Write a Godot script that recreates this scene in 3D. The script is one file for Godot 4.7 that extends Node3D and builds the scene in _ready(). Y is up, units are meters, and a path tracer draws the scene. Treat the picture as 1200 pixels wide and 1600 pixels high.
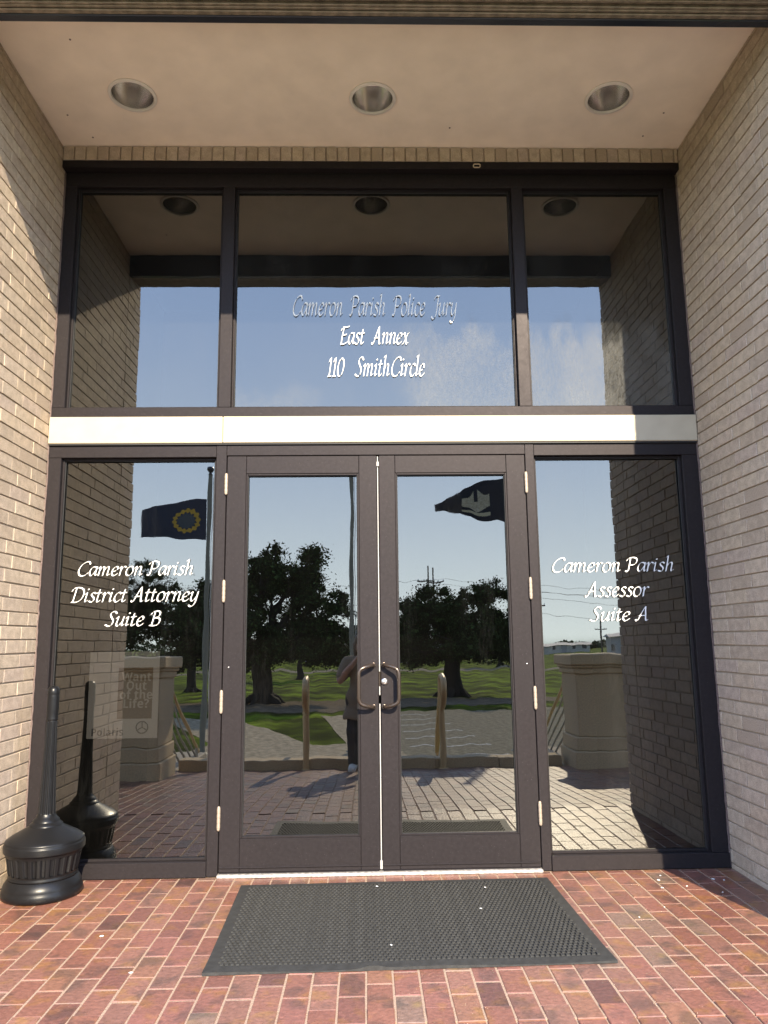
extends Node3D
# Brick office entrance with reflective bronze glass. y up, metres; the glass wall lies in the plane z = 0 and faces +z.

const XL := -1.928          # inner face of the left wing wall
const XR := 2.075           # inner face of the right wing wall
const COURSE := 0.0762
const CEIL := 4.475
const WALL_END := 1.60
const PLAZA_DROP := 0.058   # fall of the plaza away from the building, per metre beyond z = 1.7
const GROUND := -0.9

var taken := {}
var M := {}
var T := {}
var rng := RandomNumberGenerator.new()

# ---------------------------------------------------------------- the scene
func _ready() -> void:
	# camera
	var cam := Camera3D.new()
	cam.name = "Camera3D"
	cam.fov = 67.24
	cam.near = 0.01
	cam.far = 3000.0
	cam.transform = Transform3D(Basis(Vector3.UP, -0.0252) * Basis(Vector3.RIGHT, 0.1646) * Basis(Vector3.BACK, -0.0113), Vector3(0, 1.304, 4.617))
	add_child(cam)
	cam.current = true
	# sky, exposure
	var sky_m := ProceduralSkyMaterial.new()
	sky_m.sky_top_color = Color(0.50, 0.61, 0.80)
	sky_m.sky_horizon_color = Color(0.90, 0.94, 0.94)
	sky_m.sky_curve = 0.16
	sky_m.sky_energy_multiplier = 1.35
	sky_m.ground_bottom_color = Color(0.30, 0.32, 0.22)
	sky_m.ground_horizon_color = Color(0.62, 0.66, 0.62)
	sky_m.ground_energy_multiplier = 1.0
	sky_m.sun_angle_max = 20.0
	sky_m.sun_curve = 0.1
	var sky := Sky.new()
	sky.sky_material = sky_m
	var env := Environment.new()
	env.background_mode = Environment.BG_SKY
	env.sky = sky
	env.tonemap_mode = Environment.TONE_MAPPER_LINEAR
	env.tonemap_exposure = 3.25
	env.sdfgi_enabled = true
	env.ssao_enabled = true
	env.ssil_enabled = true
	var we := WorldEnvironment.new()
	we.name = "WorldEnvironment"
	we.environment = env
	add_child(we)
	# sun: high to the front, a little to the right
	var sun := DirectionalLight3D.new()
	sun.name = "Sun"
	sun.light_energy = 1.45
	sun.light_color = Color(1.0, 0.935, 0.82)
	sun.light_angular_distance = 0.5
	sun.shadow_enabled = true
	add_child(sun)
	sun.look_at_from_position(Vector3(0.25, 0.628, 1.0) * 50.0, Vector3.ZERO)

	make_materials()
	M.rail = mat(lin(.50, .35, .18), 0.45, 0.2)
	M.rail_grey = mat(lin(.34, .33, .31), 0.4, 0.7)
	M.pole = mat(lin(.17, .165, .135), 0.6, 0.2)
	# building
	land()
	porch_floor()
	wing_wall(XL, 1.0, [0.213, 0.135], "tan brick wing wall on the left, half in sunlight")
	wing_wall(XR, -1.0, [0.205, 0.278], "tan brick wing wall on the right, all in shade")
	brick_lintel()
	ceiling_and_canopy()
	lobby()
	entrance()
	forecourt()
	trees()
	far_things()
	flags()
	# things on the porch
	doormat()
	ash_receptacle()
	poster()
	photographer()

# ---------------------------------------------------------------- mesh builder
class MB:
	var v := PackedVector3Array()
	var n := PackedVector3Array()
	var uv := PackedVector2Array()
	var col := PackedColorArray()
	var idx := PackedInt32Array()
	var tint := Color.WHITE
	var colored := false
	func vert(p: Vector3, nn: Vector3, u := Vector2.ZERO) -> int:
		v.append(p); n.append(nn); uv.append(u); col.append(tint)
		return v.size() - 1
	func tri(a: int, b: int, c: int) -> void:
		var cr := (v[b] - v[a]).cross(v[c] - v[a])
		if cr.dot(n[a] + n[b] + n[c]) > 0.0:
			idx.append_array(PackedInt32Array([a, c, b]))
		else:
			idx.append_array(PackedInt32Array([a, b, c]))
	func quad(a: Vector3, b: Vector3, c: Vector3, d: Vector3, nn: Vector3) -> void:
		var i := vert(a, nn, Vector2(0, 1))
		vert(b, nn, Vector2(1, 1)); vert(c, nn, Vector2(1, 0)); vert(d, nn, Vector2(0, 0))
		tri(i, i + 1, i + 2); tri(i, i + 2, i + 3)
	func quad_auto(a: Vector3, b: Vector3, c: Vector3, d: Vector3, away: Vector3) -> void:
		var nn := (b - a).cross(c - a)
		if nn.length_squared() < 1e-14:
			nn = (c - a).cross(d - a)
		nn = nn.normalized()
		if nn.dot((a + b + c + d) * 0.25 - away) < 0.0:
			nn = -nn
		quad(a, b, c, d, nn)
	# box from lo to hi; bevel > 0 chamfers all its edges
	func box(lo: Vector3, hi: Vector3, bevel := 0.0) -> void:
		var c := (lo + hi) * 0.5
		var h := (hi - lo) * 0.5
		block(Transform3D(Basis.IDENTITY, c), h, bevel)
	func block(t: Transform3D, h: Vector3, bevel := 0.0) -> void:
		var b := minf(bevel, minf(h.x, minf(h.y, h.z)) * 0.9)
		for ax in 3:
			var u := (ax + 1) % 3
			var w := (ax + 2) % 3
			for s in [-1.0, 1.0]:
				var nn := Vector3.ZERO
				nn[ax] = s
				var pts: Array[Vector3] = []
				for k in [[-1, -1], [1, -1], [1, 1], [-1, 1]]:
					var p := Vector3.ZERO
					p[ax] = s * h[ax]
					p[u] = k[0] * (h[u] - b)
					p[w] = k[1] * (h[w] - b)
					pts.append(t * p)
				quad(pts[0], pts[1], pts[2], pts[3], (t.basis * nn).normalized())
		if b <= 0.0:
			return
		for ax in 3:                                 # twelve chamfers
			var u := (ax + 1) % 3
			var w := (ax + 2) % 3
			for su in [-1.0, 1.0]:
				for sw in [-1.0, 1.0]:
					var pts: Array[Vector3] = []
					for k in [[-1.0, 0], [1.0, 0], [1.0, 1], [-1.0, 1]]:
						var p := Vector3.ZERO
						p[ax] = k[0] * (h[ax] - b)
						p[u] = su * (h[u] if k[1] == 0 else h[u] - b)
						p[w] = sw * (h[w] - b if k[1] == 0 else h[w])
						pts.append(t * p)
					var nn := Vector3.ZERO
					nn[u] = su; nn[w] = sw
					quad(pts[0], pts[1], pts[2], pts[3], (t.basis * nn).normalized())
		for sx in [-1.0, 1.0]:
			for sy in [-1.0, 1.0]:
				for sz in [-1.0, 1.0]:
					var nn := (t.basis * Vector3(sx, sy, sz)).normalized()
					var i := vert(t * Vector3(sx * h.x, sy * (h.y - b), sz * (h.z - b)), nn)
					vert(t * Vector3(sx * (h.x - b), sy * h.y, sz * (h.z - b)), nn)
					vert(t * Vector3(sx * (h.x - b), sy * (h.y - b), sz * h.z), nn)
					tri(i, i + 1, i + 2)
	# solid of revolution about y; prof = [[radius, y], ...]; wave(k, angle) may be given per row as [r, y, depth, count]
	func lathe(prof: Array, seg := 32, at := Vector3.ZERO) -> void:
		var base := v.size()
		for i in prof.size():
			var r: float = prof[i][0]
			var y: float = prof[i][1]
			var dep: float = prof[i][2] if prof[i].size() > 2 else 0.0
			var cnt: float = prof[i][3] if prof[i].size() > 3 else 0.0
			var pa: Array = prof[maxi(i - 1, 0)]
			var pb: Array = prof[mini(i + 1, prof.size() - 1)]
			var dr: float = pb[0] - pa[0]
			var dy: float = pb[1] - pa[1]
			var nn := Vector2(dy, -dr).normalized()
			for s in seg + 1:
				var a := TAU * s / seg
				var rr := r
				if dep > 0.0:
					rr -= dep * smoothstep(-0.2, 0.5, cos(a * cnt))
				var out := Vector3(cos(a) * nn.x, nn.y, sin(a) * nn.x)
				if dep > 0.0:
					var da := 0.6 * TAU / seg
					var slope := dep * (smoothstep(-0.2, 0.5, cos((a - da) * cnt)) - smoothstep(-0.2, 0.5, cos((a + da) * cnt))) / (2.0 * da) / r
					out = (out - Vector3(-sin(a), 0, cos(a)) * slope).normalized()
				vert(at + Vector3(cos(a) * rr, y, sin(a) * rr), out, Vector2(float(s) / seg, y))
		for i in prof.size() - 1:
			for s in seg:
				var a0 := base + i * (seg + 1) + s
				tri(a0, a0 + 1, a0 + seg + 2)
				tri(a0, a0 + seg + 2, a0 + seg + 1)
	# round tube along points; radius may taper
	func tube(pts: Array, r0: float, r1 := -1.0, seg := 10, caps := true) -> void:
		if r1 < 0.0:
			r1 = r0
		var base := v.size()
		var side := Vector3.ZERO
		for i in pts.size():
			var d: Vector3 = (pts[mini(i + 1, pts.size() - 1)] - pts[maxi(i - 1, 0)]).normalized()
			if side == Vector3.ZERO:
				side = d.cross(Vector3.UP if absf(d.y) < 0.9 else Vector3.RIGHT).normalized()
			side = (side - d * side.dot(d)).normalized()
			var up := d.cross(side)
			var r := lerpf(r0, r1, float(i) / maxi(pts.size() - 1, 1))
			for s in seg + 1:
				var a := TAU * s / seg
				var nn := side * cos(a) + up * sin(a)
				vert(pts[i] + nn * r, nn, Vector2(float(s) / seg, i))
		for i in pts.size() - 1:
			for s in seg:
				var a0 := base + i * (seg + 1) + s
				tri(a0, a0 + 1, a0 + seg + 2)
				tri(a0, a0 + seg + 2, a0 + seg + 1)
		if caps:
			for e in [0, pts.size() - 1]:
				var d: Vector3 = (pts[0] - pts[1]) if e == 0 else (pts[e] - pts[e - 1])
				d = d.normalized()
				var c := vert(pts[e], d)
				var first := v.size()
				for s in seg + 1:
					vert(v[base + e * (seg + 1) + s], d)
				for s in seg:
					tri(c, first + s, first + s + 1)
	# flat polygon strip (list of left/right pairs in x,y) given thickness dz about z
	func ribbon(l: PackedVector2Array, r: PackedVector2Array, z0: float, z1: float) -> void:
		for i in l.size() - 1:
			var a := l[i]; var b := l[i + 1]; var c := r[i + 1]; var d := r[i]
			var mid := (a + b + c + d) * 0.25
			var m3 := Vector3(mid.x, mid.y, (z0 + z1) * 0.5)
			quad(Vector3(a.x, a.y, z1), Vector3(b.x, b.y, z1), Vector3(c.x, c.y, z1), Vector3(d.x, d.y, z1), Vector3(0, 0, 1))
			quad(Vector3(a.x, a.y, z0), Vector3(b.x, b.y, z0), Vector3(c.x, c.y, z0), Vector3(d.x, d.y, z0), Vector3(0, 0, -1))
			quad_auto(Vector3(a.x, a.y, z0), Vector3(b.x, b.y, z0), Vector3(b.x, b.y, z1), Vector3(a.x, a.y, z1), m3)
			quad_auto(Vector3(d.x, d.y, z0), Vector3(c.x, c.y, z0), Vector3(c.x, c.y, z1), Vector3(d.x, d.y, z1), m3)
			if i == 0:
				quad_auto(Vector3(a.x, a.y, z0), Vector3(d.x, d.y, z0), Vector3(d.x, d.y, z1), Vector3(a.x, a.y, z1), m3)
			if i == l.size() - 2:
				quad_auto(Vector3(b.x, b.y, z0), Vector3(c.x, c.y, z0), Vector3(c.x, c.y, z1), Vector3(b.x, b.y, z1), m3)
	func mesh() -> ArrayMesh:
		var m := ArrayMesh.new()
		var arr := []
		arr.resize(Mesh.ARRAY_MAX)
		arr[Mesh.ARRAY_VERTEX] = v
		arr[Mesh.ARRAY_NORMAL] = n
		arr[Mesh.ARRAY_TEX_UV] = uv
		if colored:
			arr[Mesh.ARRAY_COLOR] = col
		arr[Mesh.ARRAY_INDEX] = idx
		m.add_surface_from_arrays(Mesh.PRIMITIVE_TRIANGLES, arr)
		return m

# ---------------------------------------------------------------- scene helpers
func numbered(called: String) -> String:
	if not taken.has(called):
		taken[called] = 0
		return called
	taken[called] += 1
	return "%s_%03d" % [called, taken[called]]

func tag(o: Node, label: String, category: String, group := "") -> void:
	o.set_meta("label", label); o.set_meta("category", category)
	if not o.has_meta("kind"):
		o.set_meta("kind", "thing")
	if group != "":
		o.set_meta("group", group)

func thing(called: String, label: String, category: String, at := Vector3.ZERO, group := "") -> Node3D:
	var o := Node3D.new()
	o.name = numbered(called)
	add_child(o)
	o.position = at
	tag(o, label, category, group)
	return o

func structure(called: String) -> Node3D:
	var o := Node3D.new()
	o.name = numbered(called)
	add_child(o)
	o.set_meta("kind", "structure")
	return o

func put(called: String, mesh: Mesh, mat: Material, parent: Node) -> MeshInstance3D:
	var o := MeshInstance3D.new()
	o.name = called
	o.mesh = mesh
	o.material_override = mat
	parent.add_child(o, true)
	return o

func put_box(called: String, lo: Vector3, hi: Vector3, mat: Material, parent: Node, bevel := 0.003) -> MeshInstance3D:
	var b := MB.new()
	var c := (lo + hi) * 0.5
	b.box(lo - c, hi - c, bevel)
	var o := put(called, b.mesh(), mat, parent)
	o.position = c - (parent as Node3D).position if parent != self else c
	return o

# ---------------------------------------------------------------- textures and materials
func lin(r: float, g: float, b: float) -> Color:
	return Color(r, g, b).linear_to_srgb()

func noise_tex(seed_: int, freq: float, lo: float, hi: float, octaves := 4, size := 256, type := FastNoiseLite.TYPE_SIMPLEX, sharp := 1.0) -> ImageTexture:
	var f := FastNoiseLite.new()
	f.seed = seed_; f.frequency = freq; f.noise_type = type
	f.fractal_type = FastNoiseLite.FRACTAL_FBM; f.fractal_octaves = octaves
	var src := f.get_seamless_image(size, size)
	src.convert(Image.FORMAT_L8)
	var d := src.get_data()
	for i in d.size():
		var t := d[i] / 255.0
		t = clampf((t - 0.5) * sharp + 0.5, 0.0, 1.0)
		d[i] = int(clampf(lerpf(lo, hi, t), 0.0, 1.0) * 255.0)
	return ImageTexture.create_from_image(Image.create_from_data(size, size, false, Image.FORMAT_L8, d))

# fine grain with scattered pale and dark grains on it
func speck_tex(seed_: int, size: int, base_lo: float, base_hi: float, freq: float, pale: int, dark: int) -> ImageTexture:
	var f := FastNoiseLite.new()
	f.seed = seed_; f.frequency = freq; f.fractal_octaves = 5
	var im := f.get_seamless_image(size, size)
	im.convert(Image.FORMAT_RGB8)
	var d := im.get_data()
	for i in d.size():
		d[i] = int(clampf(lerpf(base_lo, base_hi, d[i] / 255.0), 0, 1) * 255.0)
	im = Image.create_from_data(size, size, false, Image.FORMAT_RGB8, d)
	var r := RandomNumberGenerator.new()
	r.seed = seed_
	for k in pale + dark:
		var c := Color(1, 1, 1) if k < pale else Color(base_lo * 0.45, base_lo * 0.42, base_lo * 0.4)
		if k < pale:
			var g := r.randf_range(0.85, 1.0)
			c = Color(g, g, g)
		var x := r.randi_range(0, size - 3)
		var y := r.randi_range(0, size - 3)
		im.fill_rect(Rect2i(x, y, r.randi_range(1, 2), r.randi_range(1, 2)), c)
	return ImageTexture.create_from_image(im)

func mat(color: Color, rough := 0.8, metal := 0.0, spec := 0.5) -> StandardMaterial3D:
	var m := StandardMaterial3D.new()
	m.albedo_color = color
	m.roughness = rough
	m.metallic = metal
	m.metallic_specular = spec
	return m

func tri_mat(color: Color, tex: Texture2D, scale: float, rough := 0.85, bump: Texture2D = null, bump_cm := 0.1) -> StandardMaterial3D:
	var m := mat(color, rough)
	m.albedo_texture = tex
	m.uv1_triplanar = true
	m.uv1_world_triplanar = true
	m.uv1_scale = Vector3.ONE * scale
	if bump != null:
		m.heightmap_enabled = true
		m.heightmap_texture = bump
		m.heightmap_scale = bump_cm
	return m

# kiln flashing on pavers: buff, ash-grey and plum areas
func flash_tex() -> ImageTexture:
	var a := FastNoiseLite.new()
	a.seed = 61; a.frequency = 0.02; a.fractal_octaves = 4
	var b := FastNoiseLite.new()
	b.seed = 62; b.frequency = 0.014; b.fractal_octaves = 4
	var ia := a.get_seamless_image(512, 512)
	var ib := b.get_seamless_image(512, 512)
	var im := Image.create(512, 512, false, Image.FORMAT_RGB8)
	for y in 512:
		for x in 512:
			var p := smoothstep(0.52, 0.85, ia.get_pixel(x, y).r)
			var q := smoothstep(0.55, 0.85, ib.get_pixel(x, y).r)
			var c := Color(0.96, 0.94, 0.93).lerp(Color(1.0, 1.0, 0.82), p).lerp(Color(0.74, 0.78, 0.80), q * 0.8)
			im.set_pixel(x, y, c)
	return ImageTexture.create_from_image(im)

# large-scale staining laid over a material (multiplied)
func weather(m: StandardMaterial3D, tex: Texture2D, scale: float) -> void:
	m.detail_enabled = true
	m.detail_albedo = tex
	m.detail_blend_mode = BaseMaterial3D.BLEND_MODE_MUL
	m.detail_uv_layer = BaseMaterial3D.DETAIL_UV_2
	m.uv2_triplanar = true
	m.uv2_world_triplanar = true
	m.uv2_scale = Vector3.ONE * scale

func make_materials() -> void:
	T.grain = speck_tex(11, 512, 0.80, 1.0, 0.05, 900, 500)
	T.rough = speck_tex(18, 512, 0.74, 1.0, 0.13, 1500, 1600)
	T.grain2 = speck_tex(12, 512, 0.66, 1.0, 0.022, 700, 900)
	T.clay = speck_tex(20, 512, 0.82, 1.0, 0.04, 900, 600)
	T.rug = noise_tex(13, 0.09, 0.0, 1.0, 4, 256, FastNoiseLite.TYPE_SIMPLEX, 1.6)
	T.faint = noise_tex(19, 0.02, 0.95, 1.0, 4)
	T.pit = noise_tex(28, 0.17, 0.0, 1.0, 3, 512, FastNoiseLite.TYPE_SIMPLEX, 1.5)
	T.soft = noise_tex(14, 0.02, 0.86, 1.0, 4)
	T.blotch = noise_tex(15, 0.012, 0.72, 1.0, 5, 512, FastNoiseLite.TYPE_SIMPLEX, 1.5)
	T.fine = noise_tex(16, 0.12, 0.0, 1.0, 3)
	T.smear = noise_tex(17, 0.03, 0.40, 0.47, 4)
	T.stain = noise_tex(23, 0.03, 0.90, 1.0, 5, 512, FastNoiseLite.TYPE_SIMPLEX, 1.5)
	T.scuff = speck_tex(24, 512, 0.57, 0.64, 0.05, 420, 60)
	T.flash = flash_tex()
	M.brick = []
	for c in [[.66, .53, .40], [.69, .555, .42], [.64, .51, .39], [.675, .54, .415], [.60, .475, .355], [.69, .55, .405], [.64, .505, .40], [.66, .52, .385]]:
		M.brick.append(tri_mat(lin(c[0], c[1], c[2]), T.rough, 2.1, 0.92, T.pit, 0.14))
		weather(M.brick[-1], T.stain, 0.9)
	M.brick_dark = tri_mat(lin(.51, .40, .30), T.rough, 2.1, 0.92, T.pit, 0.14)
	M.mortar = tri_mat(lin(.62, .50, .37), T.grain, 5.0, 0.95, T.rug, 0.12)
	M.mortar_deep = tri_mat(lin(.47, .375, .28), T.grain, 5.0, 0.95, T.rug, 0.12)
	M.paver = []
	for c in [[.255, .120, .088], [.24, .108, .078], [.268, .133, .098], [.22, .098, .072], [.262, .130, .086], [.20, .090, .070], [.236, .120, .090], [.255, .114, .088], [.145, .070, .058], [.22, .140, .107]]:
		M.paver.append(tri_mat(lin(c[0], c[1], c[2]), T.clay, 1.6, 0.41, T.rug, 0.10))
		M.paver[-1].metallic_specular = 0.5
		weather(M.paver[-1], T.flash, 0.62)
	M.sand = tri_mat(lin(.36, .25, .175), T.grain, 4.0, 0.95, T.rug, 0.12)
	M.plaster = tri_mat(lin(.92, .815, .69), T.faint, 0.6, 0.9, T.fine, 0.02)
	M.cream = tri_mat(lin(.40, .345, .255), T.faint, 0.9, 0.55)
	M.stone = tri_mat(lin(.54, .405, .245), T.grain, 1.7, 0.9, T.rug, 0.1)
	M.concrete = tri_mat(lin(.46, .38, .28), T.grain2, 0.9, 0.9, T.rug, 0.1)
	M.bronze = mat(lin(.074, .064, .068), 0.42, 0.3, 0.2)
	M.bronze.albedo_texture = T.scuff
	M.bronze.roughness_texture = T.smear
	M.bronze.roughness = 1.0
	M.bronze.uv1_triplanar = true
	M.bronze.uv1_world_triplanar = true
	M.bronze.uv1_scale = Vector3.ONE * 1.4
	M.dark_trim = mat(lin(.018, .022, .035), 0.25, 0.2)
	M.rib = tri_mat(lin(.33, .27, .21), T.grain2, 1.5, 0.5)
	M.rib.metallic = 0.4
	M.handle = mat(lin(.075, .058, .048), 0.25, 0.7)
	M.steel = mat(lin(.62, .61, .60), 0.3, 1.0)
	M.hinge = tri_mat(lin(.40, .33, .26), T.grain, 8.0, 0.5)
	M.hinge.metallic = 0.3
	M.seal = tri_mat(lin(.20, .145, .13), T.grain2, 9.0, 0.9, T.rug, 0.2)
	M.gasket = mat(lin(.012, .012, .013), 0.6)
	M.white_strip = mat(lin(.32, .31, .30), 0.7)
	M.sill = tri_mat(lin(.60, .57, .54), T.grain2, 3.0, 0.5)
	M.sill.metallic = 0.3
	M.white_vinyl = mat(lin(.70, .69, .67), 0.6)
	M.rubber = tri_mat(lin(.032, .032, .030), T.grain2, 2.0, 0.72)
	M.rubber_edge = tri_mat(lin(.028, .028, .027), T.grain2, 2.0, 0.7)
	M.plastic = tri_mat(lin(.008, .0083, .0095), T.soft, 2.0, 0.33, T.fine, 0.012)
	M.plastic.metallic_specular = 0.35
	M.can_metal = mat(lin(.84, .83, .80), 0.24, 0.95)
	M.can_trim = mat(lin(.72, .68, .62), 0.6)
	M.interior = mat(lin(.02, .018, .016), 0.9)
	M.lamp_glass = mat(lin(.5, .5, .48), 0.3)
	
# bronze mirror-coated glass: the coat reflects, a little light passes, dust on it scatters light
func glass_material(seed_: int, dusty: float, film := 0.004, film_haze := []) -> StandardMaterial3D:
	var m := StandardMaterial3D.new()
	m.transparency = BaseMaterial3D.TRANSPARENCY_ALPHA
	var c := lin(.150, .150, .143)
	m.albedo_color = Color(c.r, c.g, c.b, 0.86)
	m.metallic = 1.0
	m.roughness = 1.0
	m.cull_mode = BaseMaterial3D.CULL_DISABLED
	# dust: streaks and spots where the coat is covered
	var f := FastNoiseLite.new()
	f.seed = seed_; f.frequency = 0.006; f.fractal_octaves = 5
	var g := FastNoiseLite.new()
	g.seed = seed_ + 5; g.frequency = 0.05; g.fractal_octaves = 3
	var w := 256
	var h := 256
	var d := PackedByteArray()
	d.resize(w * h)
	var r := PackedByteArray()
	r.resize(w * h)
	for y in h:
		for x in w:
			var big := smoothstep(0.05, 0.5, f.get_noise_2d(x * 2.2, y * 0.8) + 0.3 * g.get_noise_2d(x * 3.0, y * 2.0))
			var fine_ := clampf(0.5 + 0.8 * g.get_noise_2d(x * 9.0 + 500.0, y * 7.0) + 0.9 * f.get_noise_2d(x * 1.5, y * 1.2 + 300.0), 0.0, 1.0)
			var small := clampf(0.5 + 1.1 * g.get_noise_2d(x * 5.0, y * 1.6), 0.0, 1.0)
			var dust := film * (0.55 + 0.9 * fine_) + 0.20 * big * small * dusty
			for q in film_haze:                 # [u0, v0, u1, v1, amount]: dried film plus painted sun haze, kept below the canopy shade line
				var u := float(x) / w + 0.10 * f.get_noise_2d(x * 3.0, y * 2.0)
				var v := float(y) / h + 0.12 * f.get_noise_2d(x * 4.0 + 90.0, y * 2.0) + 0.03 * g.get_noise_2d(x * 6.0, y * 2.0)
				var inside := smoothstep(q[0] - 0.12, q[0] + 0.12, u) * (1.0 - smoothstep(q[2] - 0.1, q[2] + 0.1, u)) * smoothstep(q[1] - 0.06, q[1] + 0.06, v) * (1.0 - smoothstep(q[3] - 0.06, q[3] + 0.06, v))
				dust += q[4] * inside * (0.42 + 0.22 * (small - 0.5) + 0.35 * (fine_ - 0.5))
			d[y * w + x] = int(255.0 * clampf(1.0 - dust, 0.0, 1.0))
			r[y * w + x] = int(255.0 * clampf(0.004 + 0.02 * big * small, 0.0, 1.0))
	m.metallic_texture = ImageTexture.create_from_image(Image.create_from_data(w, h, false, Image.FORMAT_L8, d))
	m.roughness_texture = ImageTexture.create_from_image(Image.create_from_data(w, h, false, Image.FORMAT_L8, r))
	# the sheet is not quite flat
	var k := FastNoiseLite.new()
	k.seed = seed_ + 9; k.frequency = 0.016; k.fractal_octaves = 2
	var im := k.get_seamless_image(256, 256)
	im.convert(Image.FORMAT_RGBA8)
	im.bump_map_to_normal_map(6.0)
	m.normal_enabled = true
	m.normal_texture = ImageTexture.create_from_image(im)
	m.normal_scale = 0.005
	return m

# ---------------------------------------------------------------- brickwork
# one brick: front face towards +z, its centre at the middle of the front face
var brick_meshes := {}
func brick_mesh(w: float, h: float, d: float, bevel: float) -> ArrayMesh:
	var key := "%.3f %.3f %.3f" % [w, h, d]
	if brick_meshes.has(key):
		return brick_meshes[key]
	var b := MB.new()
	var x := w / 2; var y := h / 2; var e := bevel
	var f: Array[Vector3] = [Vector3(-x + e, -y + e, 0), Vector3(x - e, -y + e, 0), Vector3(x - e, y - e, 0), Vector3(-x + e, y - e, 0)]
	var o: Array[Vector3] = [Vector3(-x, -y, -e), Vector3(x, -y, -e), Vector3(x, y, -e), Vector3(-x, y, -e)]
	var k: Array[Vector3] = [Vector3(-x, -y, -d), Vector3(x, -y, -d), Vector3(x, y, -d), Vector3(-x, y, -d)]
	b.quad(f[0], f[1], f[2], f[3], Vector3(0, 0, 1))
	for i in 4:
		var j := (i + 1) % 4
		b.quad_auto(o[i], o[j], f[j], f[i], Vector3(0, 0, -d))
		b.quad_auto(k[i], k[j], o[j], o[i], Vector3(0, 0, -d / 2))
	b.quad(k[0], k[1], k[2], k[3], Vector3(0, 0, -1))
	brick_meshes[key] = b.mesh()
	return brick_meshes[key]

func append_mesh(b: MB, m: ArrayMesh, t: Transform3D) -> void:
	var a := m.surface_get_arrays(0)
	var vs: PackedVector3Array = a[Mesh.ARRAY_VERTEX]
	var ns: PackedVector3Array = a[Mesh.ARRAY_NORMAL]
	var ix: PackedInt32Array = a[Mesh.ARRAY_INDEX]
	var base := b.v.size()
	for i in vs.size():
		b.vert(t * vs[i], (t.basis * ns[i]).normalized())
	for i in ix:
		b.idx.append(base + i)

# a wing wall: side = +1 faces +x (left wall), -1 faces -x (right wall)
func wing_wall(x: float, side: float, joints: Array, label: String) -> void:
	var w := thing("brick_wall", label, "wall", Vector3(x, 0, 0))
	var r := RandomNumberGenerator.new()
	r.seed = 101 if side > 0 else 202
	var turn := Basis(Vector3.UP, side * PI / 2)      # +z of the brick looks to the inside of the porch
	var y0 := 0.0269 - COURSE
	var mort := MB.new()
	var core := MB.new()
	var cells := []
	var k := 0
	var y := y0
	var gap := 0.0085
	while y < CEIL - 0.004:
		var lo := maxf(y + gap, 0.0)
		var hi := minf(y + COURSE, CEIL - 0.004)
		if hi - lo > 0.012:
			var z := 0.003
			var cut: float = joints[k % joints.size()]
			while cut - 0.248 > 0.02:
				cut -= 0.248
			var stops: Array[float] = [0.003]
			while cut < WALL_END - 0.03:
				if absf(cut - 1.275) > 0.05:
					stops.append(cut)
				cut += 0.248
			stops.append(1.275)
			stops.append(WALL_END)
			stops.sort()
			for i in stops.size() - 1:
				var a: float = stops[i] + (0.005 if i > 0 else 0.0)
				var b: float = stops[i + 1] - (0.005 if i < stops.size() - 2 else 0.0)
				if b - a < 0.02:
					continue
				if i == stops.size() - 2:
					b += r.randf_range(-0.005, 0.004) + (0.012 if (k / 5) % 2 == 0 else 0.0)
				cells.append([(a + b) / 2, (lo + hi) / 2, b - a, hi - lo])
				if i > 0 and absf(stops[i] - 1.275) > 0.01:      # head joint, struck almost flush
					var d0 := x - side * 0.05
					var d1 := x - side * (r.randf_range(0.0006, 0.0022) if side > 0 else r.randf_range(0.003, 0.006))
					mort.box(Vector3(minf(d0, d1) - x, lo - 0.001, stops[i] - 0.0052), Vector3(maxf(d0, d1) - x, hi - 0.0005, stops[i] + 0.0052))
		y += COURSE
		k += 1
	var b0 := x - side * 0.0085
	var b1 := x - side * 0.34
	core.box(Vector3(minf(b0, b1) - x, 0.0, -0.06), Vector3(maxf(b0, b1) - x, CEIL - 0.004, 1.2735))
	core.box(Vector3(minf(b0, b1) - x, 0.0, 1.2765), Vector3(maxf(b0, b1) - x, CEIL - 0.004, WALL_END - 0.012))
	put("mortar", core.mesh(), M.mortar_deep, w)
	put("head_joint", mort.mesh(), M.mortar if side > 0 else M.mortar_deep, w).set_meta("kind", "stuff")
	# largest in the picture first
	var eye := Vector3(0, 1.304, 4.617)
	cells.sort_custom(func(p, q): return absf(p[0] - 0.62) < absf(q[0] - 0.62))
	var rest := {}
	for i in cells.size():
		var c: Array = cells[i]
		var out := r.randf_range(-0.0016, 0.0016)
		var at := Transform3D(turn * Basis(Vector3.UP, r.randf_range(-0.004, 0.004)) * Basis(Vector3.RIGHT, r.randf_range(-0.006, 0.006)), Vector3(side * out, c[1] + r.randf_range(-0.0012, 0.0012), c[0]))
		var m: Material = M.brick[r.randi() % M.brick.size()]
		if r.randf() < 0.05:
			m = M.brick_dark
		var bw := snappedf(c[2], 0.002)
		var me := brick_mesh(bw, snappedf(c[3], 0.001), 0.05, 0.0018)
		if i < 300:
			var o := put("brick", me, m, w)
			o.transform = at
		else:
			if not rest.has(m):
				rest[m] = MB.new()
			append_mesh(rest[m], me, at)
	for m in rest:
		put("brick_field", rest[m].mesh(), m, w).set_meta("kind", "stuff")

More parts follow.
